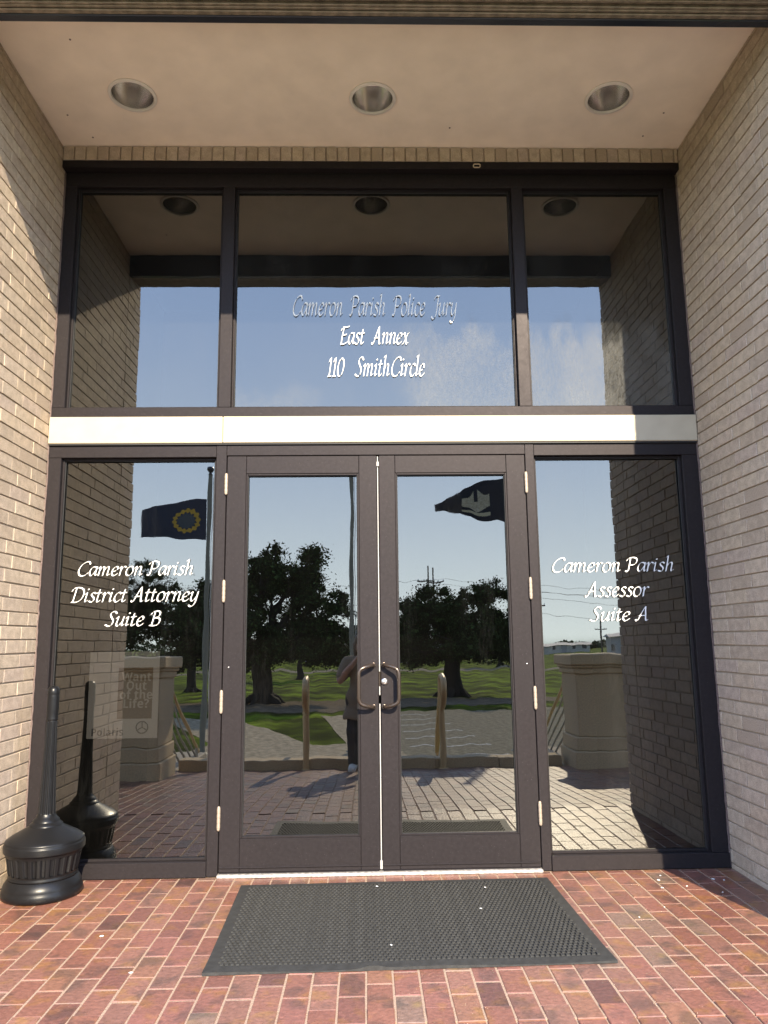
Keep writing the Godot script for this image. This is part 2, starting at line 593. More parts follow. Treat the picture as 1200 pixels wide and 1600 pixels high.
func brick_lintel() -> void:
	var w := thing("brick_lintel", "soldier course of upright tan bricks on a dark steel angle under the ceiling", "lintel", Vector3(0, CEIL - 0.1, 0.06))
	var r := RandomNumberGenerator.new()
	r.seed = 303
	var x := XL + 0.002
	var lo := 4.373
	var b := MB.new()
	b.box(Vector3(XL, lo - w.position.y, -0.2), Vector3(XR, CEIL - 0.004 - w.position.y, -0.011))
	put("mortar", b.mesh(), M.mortar_deep, w)
	while x < XR - 0.02:
		var x2 := minf(x + 0.0735, XR - 0.002)
		var m: Material = M.brick[r.randi() % M.brick.size()]
		if r.randf() < 0.15:
			m = M.brick_dark
		var o := put("brick", brick_mesh(snappedf(x2 - x - 0.008, 0.0005), CEIL - 0.005 - lo, 0.05, 0.002), m, w)
		o.transform = Transform3D(Basis(Vector3.BACK, r.randf_range(-0.01, 0.01)), Vector3((x + x2) / 2, (lo + CEIL - 0.005) / 2 - w.position.y, r.randf_range(-0.002, 0.001)))
		x = x2
	put_box("steel_angle", Vector3(XL + 0.001, 4.322, -0.03), Vector3(XR - 0.001, 4.371, 0.056), M.bronze, w, 0.002)
	var nest := MB.new()
	var pts := []
	for i in 17:
		var a := TAU * i / 16.0
		pts.append(Vector3(cos(a) * 0.022, sin(a) * 0.014, 0.012 + 0.004 * sin(a * 3)))
	nest.tube(pts, 0.004, 0.004, 6, false)
	var nt := thing("mud_nest", "tiny pale ring of insect nest stuck to the steel lintel", "nest", Vector3(0.743, 4.335, 0.056))
	put("ring", nest.mesh(), M.mortar, nt)

# ---------------------------------------------------------------- paved porch and plaza
func plaza_y(z: float) -> float:
	return -maxf(z - 1.7, 0.0) * PLAZA_DROP

func porch_floor() -> void:
	var s := structure("porch_floor")
	var r := RandomNumberGenerator.new()
	r.seed = 404
	var bed := MB.new()
	bed.box(Vector3(XL - 0.02, -0.2, -0.02), Vector3(XR + 0.02, -0.0022, 1.7))
	var a := [Vector3(-3.6, -0.0022, 1.62), Vector3(3.6, -0.0022, 1.62), Vector3(3.6, plaza_y(5.12) - 0.0022, 5.12), Vector3(-3.6, plaza_y(5.12) - 0.0022, 5.12)]
	bed.quad_auto(a[0], a[1], a[2], a[3], Vector3(0, -5, 3))
	put("mortar_bed", bed.mesh(), M.sand, s)
	var cells := []
	for i in range(-27, 42):
		var x0 := -0.739 + 0.1044 * i
		var z := 0.573 - 0.207 * 3 - (0.1035 if posmod(i, 2) == 0 else 0.0)
		while z < 5.1:
			var lo := maxf(z, 0.003)
			var hi := minf(z + 0.207, 5.1)
			var x1 := x0
			var x2 := x0 + 0.1044
			if hi < 1.75:
				x1 = maxf(x1, XL + 0.002)
				x2 = minf(x2, XR - 0.002)
			elif lo < 1.62 and (x1 < XL or x2 > XR):
				lo = maxf(lo, 1.63)
			if x1 > -3.5 and x2 < 3.5 and x2 - x1 > 0.03 and hi - lo > 0.03:
				cells.append([(x1 + x2) / 2, (lo + hi) / 2, x2 - x1 - 0.0078, hi - lo - 0.0078])
			z += 0.207
	cells.sort_custom(func(p, q): return seen(p) < seen(q))
	var lay := Basis(Vector3.RIGHT, -PI / 2)
	var rest := {}
	for i in cells.size():
		var c: Array = cells[i]
		var m: Material = M.paver[r.randi() % 8]
		var roll := r.randf()
		if roll < 0.035:
			m = M.paver[8]
		elif roll < 0.08:
			m = M.paver[9]
		var z: float = c[1]
		var tip := Basis(Vector3.RIGHT, atan(PLAZA_DROP)) if z > 1.7 else Basis.IDENTITY
		var t := Transform3D(tip * Basis(Vector3.BACK, r.randf_range(-0.006, 0.006)) * Basis(Vector3.RIGHT, r.randf_range(-0.004, 0.004)) * Basis(Vector3.UP, r.randf_range(-0.008, 0.008)) * lay, Vector3(c[0], plaza_y(z) + r.randf_range(-0.0008, 0.0012), z))
		var me := brick_mesh(snappedf(c[2] + r.randf_range(-0.001, 0.001), 0.001), snappedf(c[3], 0.001), 0.03, 0.0025)
		if i < 300:
			put("paver", me, m, s).transform = t
		else:
			if not rest.has(m):
				rest[m] = MB.new()
			append_mesh(rest[m], me, t)
	for m in rest:
		put("paver_field", rest[m].mesh(), m, s).set_meta("kind", "stuff")

func seen(c: Array) -> float:     # smaller = shows larger in the photograph
	var z: float = c[1]
	var x: float = c[0]
	if z > 1.75 or absf(x) > 2.3:
		return 100.0 + z
	var under := -0.6 < x and x < 0.95 and z > 0.25 and z < 1.15
	return (50.0 if under else 0.0) + absf(z - 1.5)

# ---------------------------------------------------------------- ceiling, canopy, lamps
func ceiling_and_canopy() -> void:
	var c := CSGCombiner3D.new()
	c.name = numbered("ceiling")
	c.set_meta("kind", "structure")
	var slab := CSGBox3D.new()
	slab.name = "slab"
	slab.size = Vector3(XR - XL + 0.1, 0.30, 1.30)
	slab.position = Vector3((XL + XR) / 2, CEIL + 0.15, 0.625)
	c.add_child(slab)
	for l in lamp_spots():
		var hole := CSGCylinder3D.new()
		hole.name = "hole"
		hole.operation = CSGShape3D.OPERATION_SUBTRACTION
		hole.radius = 0.126; hole.height = 0.5; hole.sides = 48
		hole.position = Vector3(l.x, CEIL + 0.12, l.y)
		c.add_child(hole)
	c.material_override = M.plaster
	add_child(c)
	var n := 0
	for l in lamp_spots():
		var t := thing("recessed_lamp", ["left one of the three round recessed ceiling lamps, unlit", "middle one of the three round recessed ceiling lamps, unlit", "right one of the three round recessed ceiling lamps, unlit"][n], "lamp", Vector3(l.x, CEIL, l.y), "recessed lamps in the porch ceiling")
		n += 1
		var b := MB.new()
		b.lathe([[0.122, -0.012], [0.137, -0.011], [0.139, -0.006], [0.138, -0.0005], [0.124, 0.0]], 48)
		b.lathe([[0.122, -0.012], [0.1195, -0.008], [0.1195, 0.01]], 48)
		put("trim_ring", b.mesh(), M.can_trim, t)
		b = MB.new()
		b.lathe([[0.1185, 0.0], [0.1185, 0.06], [0.116, 0.11], [0.108, 0.16]], 48)
		put("reflector", b.mesh(), M.can_metal, t)
		b = MB.new()
		b.lathe([[0.0, 0.158], [0.112, 0.162], [0.112, 0.166], [0.0, 0.17]], 32)
		put("top_plate", b.mesh(), M.can_metal, t)
		b = MB.new()
		b.lathe([[0.0, 0.128], [0.02, 0.13], [0.028, 0.136], [0.03, 0.146], [0.024, 0.158]], 24)
		put("bulb", b.mesh(), M.lamp_glass, t)
	# canopy edge: ribbed metal underside and front
	var f := thing("canopy_edge", "ribbed brown metal canopy edge with dark blue inner trim along the porch front", "canopy", Vector3(0, 4.29, 1.27))
	put_box("inner_trim", Vector3(XL - 0.34, 4.290, 1.272), Vector3(XR + 0.34, 4.47, 1.318), M.dark_trim, f, 0.004)
	put_box("soffit_strip", Vector3(XL - 0.34, 4.293, 1.3185), Vector3(XR + 0.34, 4.44, 1.347), M.rib, f, 0.004)
	var z := 1.352
	var i := 0
	while z < 1.55:
		var up := (z - 1.30) * 0.155 + (0.003 if i % 3 < 2 else 0.016)
		put_box("rib", Vector3(XL - 0.34, 4.286 + up, z), Vector3(XR + 0.34, 4.44, z + 0.0155), M.rib, f, 0.003)
		z += 0.016
		i += 1
	put_box("front_panel", Vector3(XL - 0.36, 4.345, 1.562), Vector3(XR + 0.36, 5.05, 1.60), M.rib, f, 0.004)
	put_box("roof", Vector3(XL - 0.36, 4.79, -0.9), Vector3(XR + 0.36, 5.0, 1.56), M.rib, f, 0.004)
	put_box("gutter_filler", Vector3(XL - 0.34, 4.445, 1.32), Vector3(XR + 0.34, 4.785, 1.56), M.rib, f, 0.002)
	for p in [[-1.79, 0.35], [-1.71, 0.14], [1.85, 0.40], [1.80, 0.18], [-1.55, 0.95], [0.55, 0.25]]:
		var sc := thing("ceiling_screw", "small rusty screw head in the plaster porch ceiling", "screw", Vector3(p[0], CEIL - 0.001, p[1]), "screw heads in the porch ceiling")
		var b := MB.new()
		b.lathe([[0.0, -0.003], [0.005, -0.002], [0.006, 0.0]], 10)
		put("head", b.mesh(), M.seal, sc)

func lamp_spots() -> Array:
	return [Vector2(-1.345, 0.527), Vector2(0.063, 0.512), Vector2(1.468, 0.530)]

# ---------------------------------------------------------------- glazing
func member(called: String, x0: float, y0: float, x1: float, y1: float, z0: float, z1: float, parent: Node, m: Material = null) -> MeshInstance3D:
	return put_box(called, Vector3(x0, y0, z0), Vector3(x1, y1, z1), M.bronze if m == null else m, parent, 0.0025)

func pane(x0: float, y0: float, x1: float, y1: float, z: float, parent: Node3D, material: Material, tilt := 0.0044) -> MeshInstance3D:
	var b := MB.new()
	var hx := (x1 - x0) / 2 + 0.006
	var hy := (y1 - y0) / 2 + 0.006
	b.quad(Vector3(-hx, -hy, 0), Vector3(hx, -hy, 0), Vector3(hx, hy, 0), Vector3(-hx, hy, 0), Vector3(0, 0, 1))
	var o := put("pane", b.mesh(), material, parent)
	o.position = Vector3((x0 + x1) / 2, (y0 + y1) / 2, z) - parent.position
	o.rotation.x = -tilt
	return o

# four glazing beads round an opening, a little behind the frame's face
func beads(x0: float, y0: float, x1: float, y1: float, z: float, parent: Node3D, w := 0.013) -> void:
	put_box("glazing_bead", Vector3(x0, y0, z - 0.004), Vector3(x0 + w, y1, z + 0.016), M.bronze, parent, 0.002)
	put_box("glazing_bead", Vector3(x1 - w, y0, z - 0.004), Vector3(x1, y1, z + 0.016), M.bronze, parent, 0.002)
	put_box("glazing_bead", Vector3(x0 + w, y0, z - 0.004), Vector3(x1 - w, y0 + w, z + 0.0155), M.bronze, parent, 0.002)
	put_box("glazing_bead", Vector3(x0 + w, y1 - w, z - 0.004), Vector3(x1 - w, y1, z + 0.0155), M.bronze, parent, 0.002)
	put_box("gasket", Vector3(x0 + w, y0 + w, z - 0.003), Vector3(x0 + w + 0.004, y1 - w, z + 0.008), M.gasket, parent, 0.001)
	put_box("gasket", Vector3(x1 - w - 0.004, y0 + w, z - 0.003), Vector3(x1 - w, y1 - w, z + 0.008), M.gasket, parent, 0.001)
	put_box("gasket", Vector3(x0 + w, y1 - w - 0.004, z - 0.003), Vector3(x1 - w, y1 - w, z + 0.0075), M.gasket, parent, 0.001)

func entrance() -> void:
	# upper window: three panes
	var up := thing("transom_window", "wide dark bronze upper window in three panes above the cream beam", "window", Vector3(0, 2.672, 0))
	member("head_rail", XL + 0.006, 4.222, XR - 0.006, 4.321, -0.11, 0.0, up)
	member("sill_rail", XL + 0.006, 2.674, XR - 0.006, 2.735, -0.11, 0.004, up)
	member("jamb", XL + 0.006, 2.7355, -1.846, 4.2215, -0.11, 0.0, up)
	member("jamb", 1.984, 2.7355, XR - 0.006, 4.2215, -0.11, 0.0, up)
	member("mullion", -0.903, 2.7355, -0.827, 4.2215, -0.11, 0.002, up)
	member("mullion", 0.972, 2.7355, 1.046, 4.2215, -0.11, 0.002, up)
	var g1 := glass_material(31, 0.12, 0.03)
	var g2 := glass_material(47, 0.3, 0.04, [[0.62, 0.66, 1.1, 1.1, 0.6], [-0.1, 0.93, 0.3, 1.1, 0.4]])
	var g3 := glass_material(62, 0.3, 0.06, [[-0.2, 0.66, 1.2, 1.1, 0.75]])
	var xs := [[-1.846, -0.903], [-0.827, 0.972], [1.046, 1.984]]
	for i in 3:
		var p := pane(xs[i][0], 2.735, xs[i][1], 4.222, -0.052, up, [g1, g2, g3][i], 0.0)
		beads(xs[i][0], 2.735, xs[i][1], 4.222, -0.046, up)
		if i == 1:
			lettering(p, "Cameron  Parish  Police  Jury", -0.457, 0.608, 3.355, 0.139)
			lettering(p, "East  Annex", -0.155, 0.296, 3.162, 0.122)
			lettering(p, "110   Smith\tCircle", -0.232, 0.394, 2.949, 0.131)
	# cream beam
	var bm := thing("spandrel_beam", "cream painted metal beam across the entrance between the doors and the upper window", "beam", Vector3(0, 2.5, 0))
	put_box("panel", Vector3(XL + 0.004, 2.503, -0.10), Vector3(-0.8685, 2.671, 0.022), M.cream, bm, 0.004)
	put_box("panel", Vector3(-0.8665, 2.5035, -0.10), Vector3(XR - 0.004, 2.671, 0.0225), M.cream, bm, 0.004)
	put_box("drip_shadow_gap", Vector3(XL + 0.006, 2.494, -0.08), Vector3(XR - 0.006, 2.502, 0.014), M.gasket, bm, 0.001)  # drip lip coloured black to paint the shadow gap under the beam
	# side lights
	var sl := thing("sidelight_window", "tall bronze glass side window left of the doors, lettered for Suite B", "window", Vector3(-1.38, 0, 0), "side windows beside the doors")
	member("jamb", XL + 0.006, 0.085, -1.846, 2.419, -0.11, 0.0, sl)
	member("head_rail", XL + 0.006, 2.4195, -0.906, 2.4935, -0.11, 0.0, sl)
	member("sill_rail", XL + 0.006, 0.003, -0.906, 0.0845, -0.11, 0.012, sl)
	var pl := pane(-1.846, 0.085, -0.906, 2.419, -0.052, sl, glass_material(33, 0.1))
	beads(-1.846, 0.085, -0.906, 2.419, -0.046, sl)
	lettering(pl, "Cameron Parish", -1.731, -1.026, 1.703, 0.088)
	lettering(pl, "District Attorney", -1.764, -0.991, 1.546, 0.091)
	lettering(pl, "Suite B", -1.549, -1.210, 1.403, 0.090)
	var sr := thing("sidelight_window", "tall bronze glass side window right of the doors, lettered for Suite A", "window", Vector3(1.56, 0, 0), "side windows beside the doors")
	member("jamb", 1.972, 0.085, XR - 0.006, 2.419, -0.11, 0.0, sr)
	member("head_rail", 1.047, 2.4195, XR - 0.006, 2.4935, -0.11, 0.0, sr)
	member("sill_rail", 1.047, 0.003, XR - 0.006, 0.0845, -0.11, 0.012, sr)
	var pr := pane(1.047, 0.085, 1.972, 2.419, -0.052, sr, glass_material(39, 0.25, 0.012))
	beads(1.047, 0.085, 1.972, 2.419, -0.046, sr)
	lettering(pr, "Cameron Parish", 1.132, 1.898, 1.699, 0.090)
	lettering(pr, "Assessor", 1.332, 1.730, 1.548, 0.093)
	lettering(pr, "Suite A", 1.351, 1.724, 1.402, 0.088)
	# door frame
	var df := thing("door_frame", "dark bronze frame round the double doors with pale threshold", "door frame", Vector3(0.075, 0, 0))
	member("post", -0.9055, 0.003, -0.8425, 2.4935, -0.11, 0.003, df)
	member("post", 0.9915, 0.003, 1.0465, 2.4935, -0.11, 0.003, df)
	member("header", -0.8423, 2.4275, 0.9913, 2.4935, -0.11, 0.002, df)
	member("threshold", -0.8423, 0.001, 0.9913, 0.017, -0.11, 0.03, df, M.sill)
	door(-0.838, 0.0735, 1.0, "left leaf of the bronze glass double doors", 35)
	door(0.0875, 0.9875, -1.0, "right leaf of the bronze glass double doors, with round silver lock", 58)
	# sealant where the frame meets the brick
	for x in [XL, XR]:
		var s := thing("sealant_bead", "rough reddish sealant line where the frame meets the %s brick wall" % ("left" if x < 0 else "right"), "sealant", Vector3(x, 0, 0))
		var b := MB.new()
		var pts := []
		var r := RandomNumberGenerator.new()
		r.seed = 77 + int(x * 10)
		var y := 0.01
		while y < 4.32:
			pts.append(Vector3((0.003 if x < 0 else -0.003) + r.randf_range(-0.002, 0.002), y, 0.003 + r.randf_range(-0.002, 0.003)))
			y += 0.035
		b.tube(pts, 0.0055, 0.0055, 6)
		put("bead", b.mesh(), M.seal, s)

func door(x0: float, x1: float, hinge: float, label: String, seed_: int) -> void:
	var d := thing("glass_door", label, "door", Vector3((x0 + x1) / 2, 0, 0), "leaves of the double doors")
	var zf := 0.0
	var zb := -0.045
	var top := 2.424
	var bot := 0.024
	var ls := 0.116 if hinge > 0 else 0.0985
	var rs := 0.1085 if hinge > 0 else 0.1155
	var gx0 := x0 + ls
	var gx1 := x1 - rs
	var gy0 := 0.202
	var gy1 := 2.314
	member("stile", x0, bot, gx0, top, zb, zf, d)
	member("stile", gx1, bot, x1, top, zb, zf, d)
	member("top_rail", gx0 + 0.0006, gy1, gx1 - 0.0006, top - 0.0005, zb, zf - 0.0008, d)
	member("bottom_rail", gx0 + 0.0006, bot + 0.0005, gx1 - 0.0006, gy0, zb, zf - 0.0008, d)
	member("door_sweep", x0 + 0.004, 0.018, x1 - 0.004, bot - 0.0005, zb + 0.01, zf + 0.004, d)
	put_box("kick_moulding", Vector3(x0 + 0.004, bot + 0.022, zf), Vector3(x1 - 0.004, bot + 0.030, zf + 0.006), M.bronze, d, 0.002)
	pane(gx0, gy0, gx1, gy1, -0.026, d, glass_material(seed_, 0.1))
	beads(gx0, gy0, gx1, gy1, -0.021, d, 0.011)
	# hinges
	var hx := x0 - 0.003 if hinge > 0 else x1 + 0.003
	for y in [2.248, 1.60, 0.96, 0.315]:
		var b := MB.new()
		b.lathe([[0.0, -0.068], [0.006, -0.066], [0.0095, -0.058], [0.0095, 0.058], [0.006, 0.066], [0.0, 0.068]], 12)
		for k in 4:
			b.lathe([[0.0098, -0.05 + k * 0.027], [0.0105, -0.049 + k * 0.027], [0.0105, -0.031 + k * 0.027], [0.0098, -0.030 + k * 0.027]], 12)
		var h := put("hinge", b.mesh(), M.hinge, d)
		h.position = Vector3(hx, y, 0.010) - d.position
	# pull handle: bowed to the side and away from the door
	var ax := x1 - 0.030 if hinge > 0 else x0 + 0.016
	var sgn := -1.0 if hinge > 0 else 1.0
	var pts := []
	var path := [Vector3(0, 1.160, 0.0), Vector3(0, 1.160, 0.022), Vector3(sgn * 0.012, 1.158, 0.042), Vector3(sgn * 0.045, 1.150, 0.062), Vector3(sgn * 0.072, 1.138, 0.070), Vector3(sgn * 0.084, 1.118, 0.073), Vector3(sgn * 0.086, 1.09, 0.074)]
	for p in path:
		pts.append(p)
	pts.append(Vector3(sgn * 0.086, 1.04, 0.074))
	for i in range(path.size() - 1, -1, -1):
		pts.append(Vector3(path[i].x, 2.08 - path[i].y, path[i].z))
	var smooth := spline(pts, 5)
	var hb := MB.new()
	hb.tube(smooth, 0.0115, 0.0115, 14)
	var hn := put("pull_handle", hb.mesh(), M.handle, d)
	hn.position = Vector3(ax, 0, 0) - d.position
	for y in [1.160, 0.920]:
		var rb := MB.new()
		rb.lathe([[0.0, 0.006], [0.012, 0.006], [0.0155, 0.003], [0.0155, 0.0]], 16)
		var ro := put("rosette", rb.mesh(), M.handle, hn)
		ro.rotation.x = PI / 2
		ro.position = Vector3(0, y, 0.0005)
	var sb := MB.new()
	sb.lathe([[0.0, 0.003], [0.003, 0.0025], [0.0045, 0.0]], 10)
	var sx := x0 + 0.034 if hinge > 0 else x1 - 0.036
	var so := put("screw", sb.mesh(), M.steel, d)
	so.rotation.x = PI / 2
	so.position = Vector3(sx, 1.156, 0.0005) - d.position
	if hinge > 0:
		# pale weather strip in the meeting gap, broken at the latch
		for y in [[0.03, 0.935], [0.985, 1.035], [1.12, 2.42]]:
			put_box("weather_strip", Vector3(x1 + 0.003, y[0], -0.03), Vector3(x1 + 0.0095, y[1], -0.006), M.white_strip, d, 0.001)
		put_box("latch", Vector3(x1 + 0.001, 1.036, -0.03), Vector3(x1 + 0.011, 1.119, -0.012), M.handle, d, 0.001)
		put_box("strip_clip", Vector3(x1 - 0.001, 2.355, -0.004), Vector3(x1 + 0.014, 2.385, 0.004), M.white_strip, d, 0.002)
		put_box("strip_end", Vector3(x1 - 0.001, 0.028, -0.003), Vector3(x1 + 0.013, 0.075, 0.004), M.white_strip, d, 0.002)
	else:
		var lb := MB.new()
		lb.lathe([[0.0, 0.014], [0.0115, 0.0135], [0.0125, 0.011], [0.013, 0.009], [0.0185, 0.008], [0.020, 0.004], [0.020, 0.0]], 24)
		var lo := put("lock_cylinder", lb.mesh(), M.steel, d)
		lo.rotation.x = PI / 2
		lo.position = Vector3(0.1075, 1.063, 0.0005) - d.position
		var kb := MB.new()
		kb.box(Vector3(-0.0013, -0.006, 0.0), Vector3(0.0013, 0.006, 0.001))
		put("keyhole", kb.mesh(), M.gasket, lo).transform = Transform3D(Basis(Vector3.RIGHT, -PI / 2), Vector3(0, 0.0142, 0))

func spline(p: Array, sub: int) -> Array:
	var out := []
	for i in p.size() - 1:
		for k in sub:
			var a: Vector3 = p[maxi(i - 1, 0)]
			var b: Vector3 = p[i]
			var c: Vector3 = p[i + 1]
			var d: Vector3 = p[mini(i + 2, p.size() - 1)]
			out.append(b.cubic_interpolate(c, a, d, float(k) / sub))
	out.append(p[p.size() - 1])
	return out

# ---------------------------------------------------------------- pen-drawn italic letters
# every letter is a list of pen strokes (x, y pairs; x-height 0.46, capitals 0.7) drawn with a broad nib
var GLYPHS := {
	"a": [.46, [.37,.40,.24,.46,.09,.36,.04,.16,.11,.02,.22,.05,.36,.30], [.385,.46,.36,.12,.40,.02,.47,.09]],
	"m": [.73, [.0,.36,.07,.45,.10,.40,.08,.0], [.09,.22,.19,.41,.28,.45,.325,.37,.31,.0], [.32,.22,.43,.41,.52,.45,.57,.37,.55,.10,.59,.02,.68,.09]],
	"e": [.41, [.07,.21,.20,.23,.32,.33,.29,.44,.18,.44,.06,.30,.05,.12,.13,.01,.22,.01,.37,.11]],
	"r": [.36, [.0,.36,.07,.45,.10,.40,.08,.0], [.09,.23,.18,.41,.27,.46,.34,.41]],
	"o": [.46, [.23,.46,.09,.38,.04,.18,.11,.02,.24,.01,.37,.13,.395,.31,.32,.44,.21,.46]],
	"n": [.49, [.0,.36,.07,.45,.10,.40,.08,.0], [.09,.22,.20,.41,.30,.45,.35,.37,.33,.10,.37,.02,.46,.09]],
	"i": [.25, [.0,.36,.08,.45,.10,.39,.075,.10,.11,.02,.20,.09], [.115,.635,.15,.60]],
	"s": [.35, [.31,.40,.22,.46,.11,.42,.11,.32,.23,.22,.27,.11,.18,.0,.02,.05]],
	"h": [.49, [.02,.70,.10,.78,.11,.70,.08,.0], [.09,.22,.20,.41,.30,.45,.35,.37,.33,.10,.37,.02,.46,.09]],
	"l": [.23, [.02,.70,.10,.78,.11,.70,.075,.10,.11,.02,.20,.09]],
	"c": [.38, [.34,.38,.26,.46,.13,.40,.045,.22,.09,.04,.20,.0,.36,.11]],
	"t": [.31, [.13,.60,.085,.12,.13,.01,.26,.09], [.0,.43,.25,.45]],
	"u": [.49, [.0,.36,.08,.45,.10,.39,.06,.12,.11,.01,.21,.04,.35,.26], [.375,.46,.34,.10,.38,.02,.46,.09]],
	"y": [.47, [.0,.36,.08,.45,.10,.39,.065,.14,.12,.02,.23,.05,.35,.26], [.38,.46,.34,.0,.26,-.19,.13,-.26,.02,-.19]],
	"x": [.45, [.01,.38,.09,.45,.15,.38,.27,.05,.32,.0,.40,.07], [.40,.45,.34,.42,.09,.03,.02,.0]],
	"C": [.62, [.60,.58,.53,.70,.38,.70,.16,.55,.05,.28,.12,.06,.30,-.01,.48,.06,.58,.17]],
	"P": [.58, [.18,.66,.15,.10,.09,.0,.0,.04], [.0,.54,.09,.66,.30,.71,.49,.65,.52,.49,.40,.35,.20,.33]],
	"J": [.40, [.08,.58,.16,.69,.42,.70], [.33,.70,.29,.20,.21,-.05,.06,-.13,-.06,-.04]],
	"E": [.55, [.04,.55,.12,.67,.30,.68,.54,.72], [.21,.68,.14,.30,.13,.02], [.16,.36,.42,.39], [.10,.0,.30,.0,.52,.08]],
	"A": [.66, [.0,.06,.05,-.01,.13,.06,.27,.42,.40,.71], [.40,.71,.45,.36,.50,.03,.60,.04], [.15,.25,.48,.26]],
	"D": [.70, [.21,.66,.16,.02], [.0,.52,.08,.66,.30,.71,.55,.63,.64,.41,.55,.13,.33,.0,.08,.01]],
	"S": [.50, [.47,.60,.38,.70,.24,.68,.17,.55,.26,.40,.36,.26,.33,.07,.18,-.01,.0,.07]],
	"B": [.60, [.20,.66,.15,.02], [.02,.54,.10,.66,.32,.71,.46,.63,.42,.45,.22,.38], [.22,.38,.46,.36,.52,.20,.43,.04,.24,.0,.04,.02]],
	"1": [.30, [.03,.53,.15,.67,.13,.0], [.04,.0,.25,.0]],
	"0": [.47, [.25,.68,.11,.56,.05,.30,.09,.08,.21,.0,.35,.10,.42,.36,.37,.60,.24,.68]],
	" ": [.25], "\t": [.06],
}

func lettering(on: MeshInstance3D, text: String, x0: float, x1: float, base: float, cap: float) -> void:
	var width := 0.0
	for ch in text:
		width += GLYPHS[ch][0]
	var slant := 0.20
	var sy := cap / 0.74
	var sx := (x1 - x0) / (width + slant * 0.5)
	var b := MB.new()
	var pen := 0.0
	var nib := Vector2(cos(deg_to_rad(38)), sin(deg_to_rad(38))) * 0.037
	for ch in text:
		var g: Array = GLYPHS[ch]
		for k in range(1, g.size()):
			var pts := PackedVector2Array()
			for i in g[k].size() / 2:
				pts.append(Vector2(g[k][i * 2], g[k][i * 2 + 1]))
			var fine := PackedVector2Array()
			for i in pts.size() - 1:
				for s in 5:
					fine.append(pts[i].cubic_interpolate(pts[i + 1], pts[maxi(i - 1, 0)], pts[mini(i + 2, pts.size() - 1)], s / 5.0))
			fine.append(pts[pts.size() - 1])
			var l := PackedVector2Array()
			var r := PackedVector2Array()
			for i in fine.size():
				var dir := (fine[mini(i + 1, fine.size() - 1)] - fine[maxi(i - 1, 0)]).normalized()
				var perp := Vector2(-dir.y, dir.x)
				var h := nib
				var c := nib.dot(perp)
				if absf(c) < 0.013:
					h += perp * ((0.013 - absf(c)) * (1.0 if c >= 0.0 else -1.0))
				var q := fine[i] + h
				l.append(Vector2(x0 + (pen + q.x + q.y * slant) * sx, base + q.y * sy))
				q = fine[i] - h
				r.append(Vector2(x0 + (pen + q.x + q.y * slant) * sx, base + q.y * sy))
			# keep the sides from swapping over along the stroke
			var off := Vector3(on.global_position.x, on.global_position.y, 0)
			for i in l.size():
				l[i] -= Vector2(off.x, off.y); r[i] -= Vector2(off.x, off.y)
			b.ribbon(l, r, 0.009, 0.0108 + 0.0004 * k)
		pen += g[0]
	put("lettering", b.mesh(), M.white_vinyl, on)

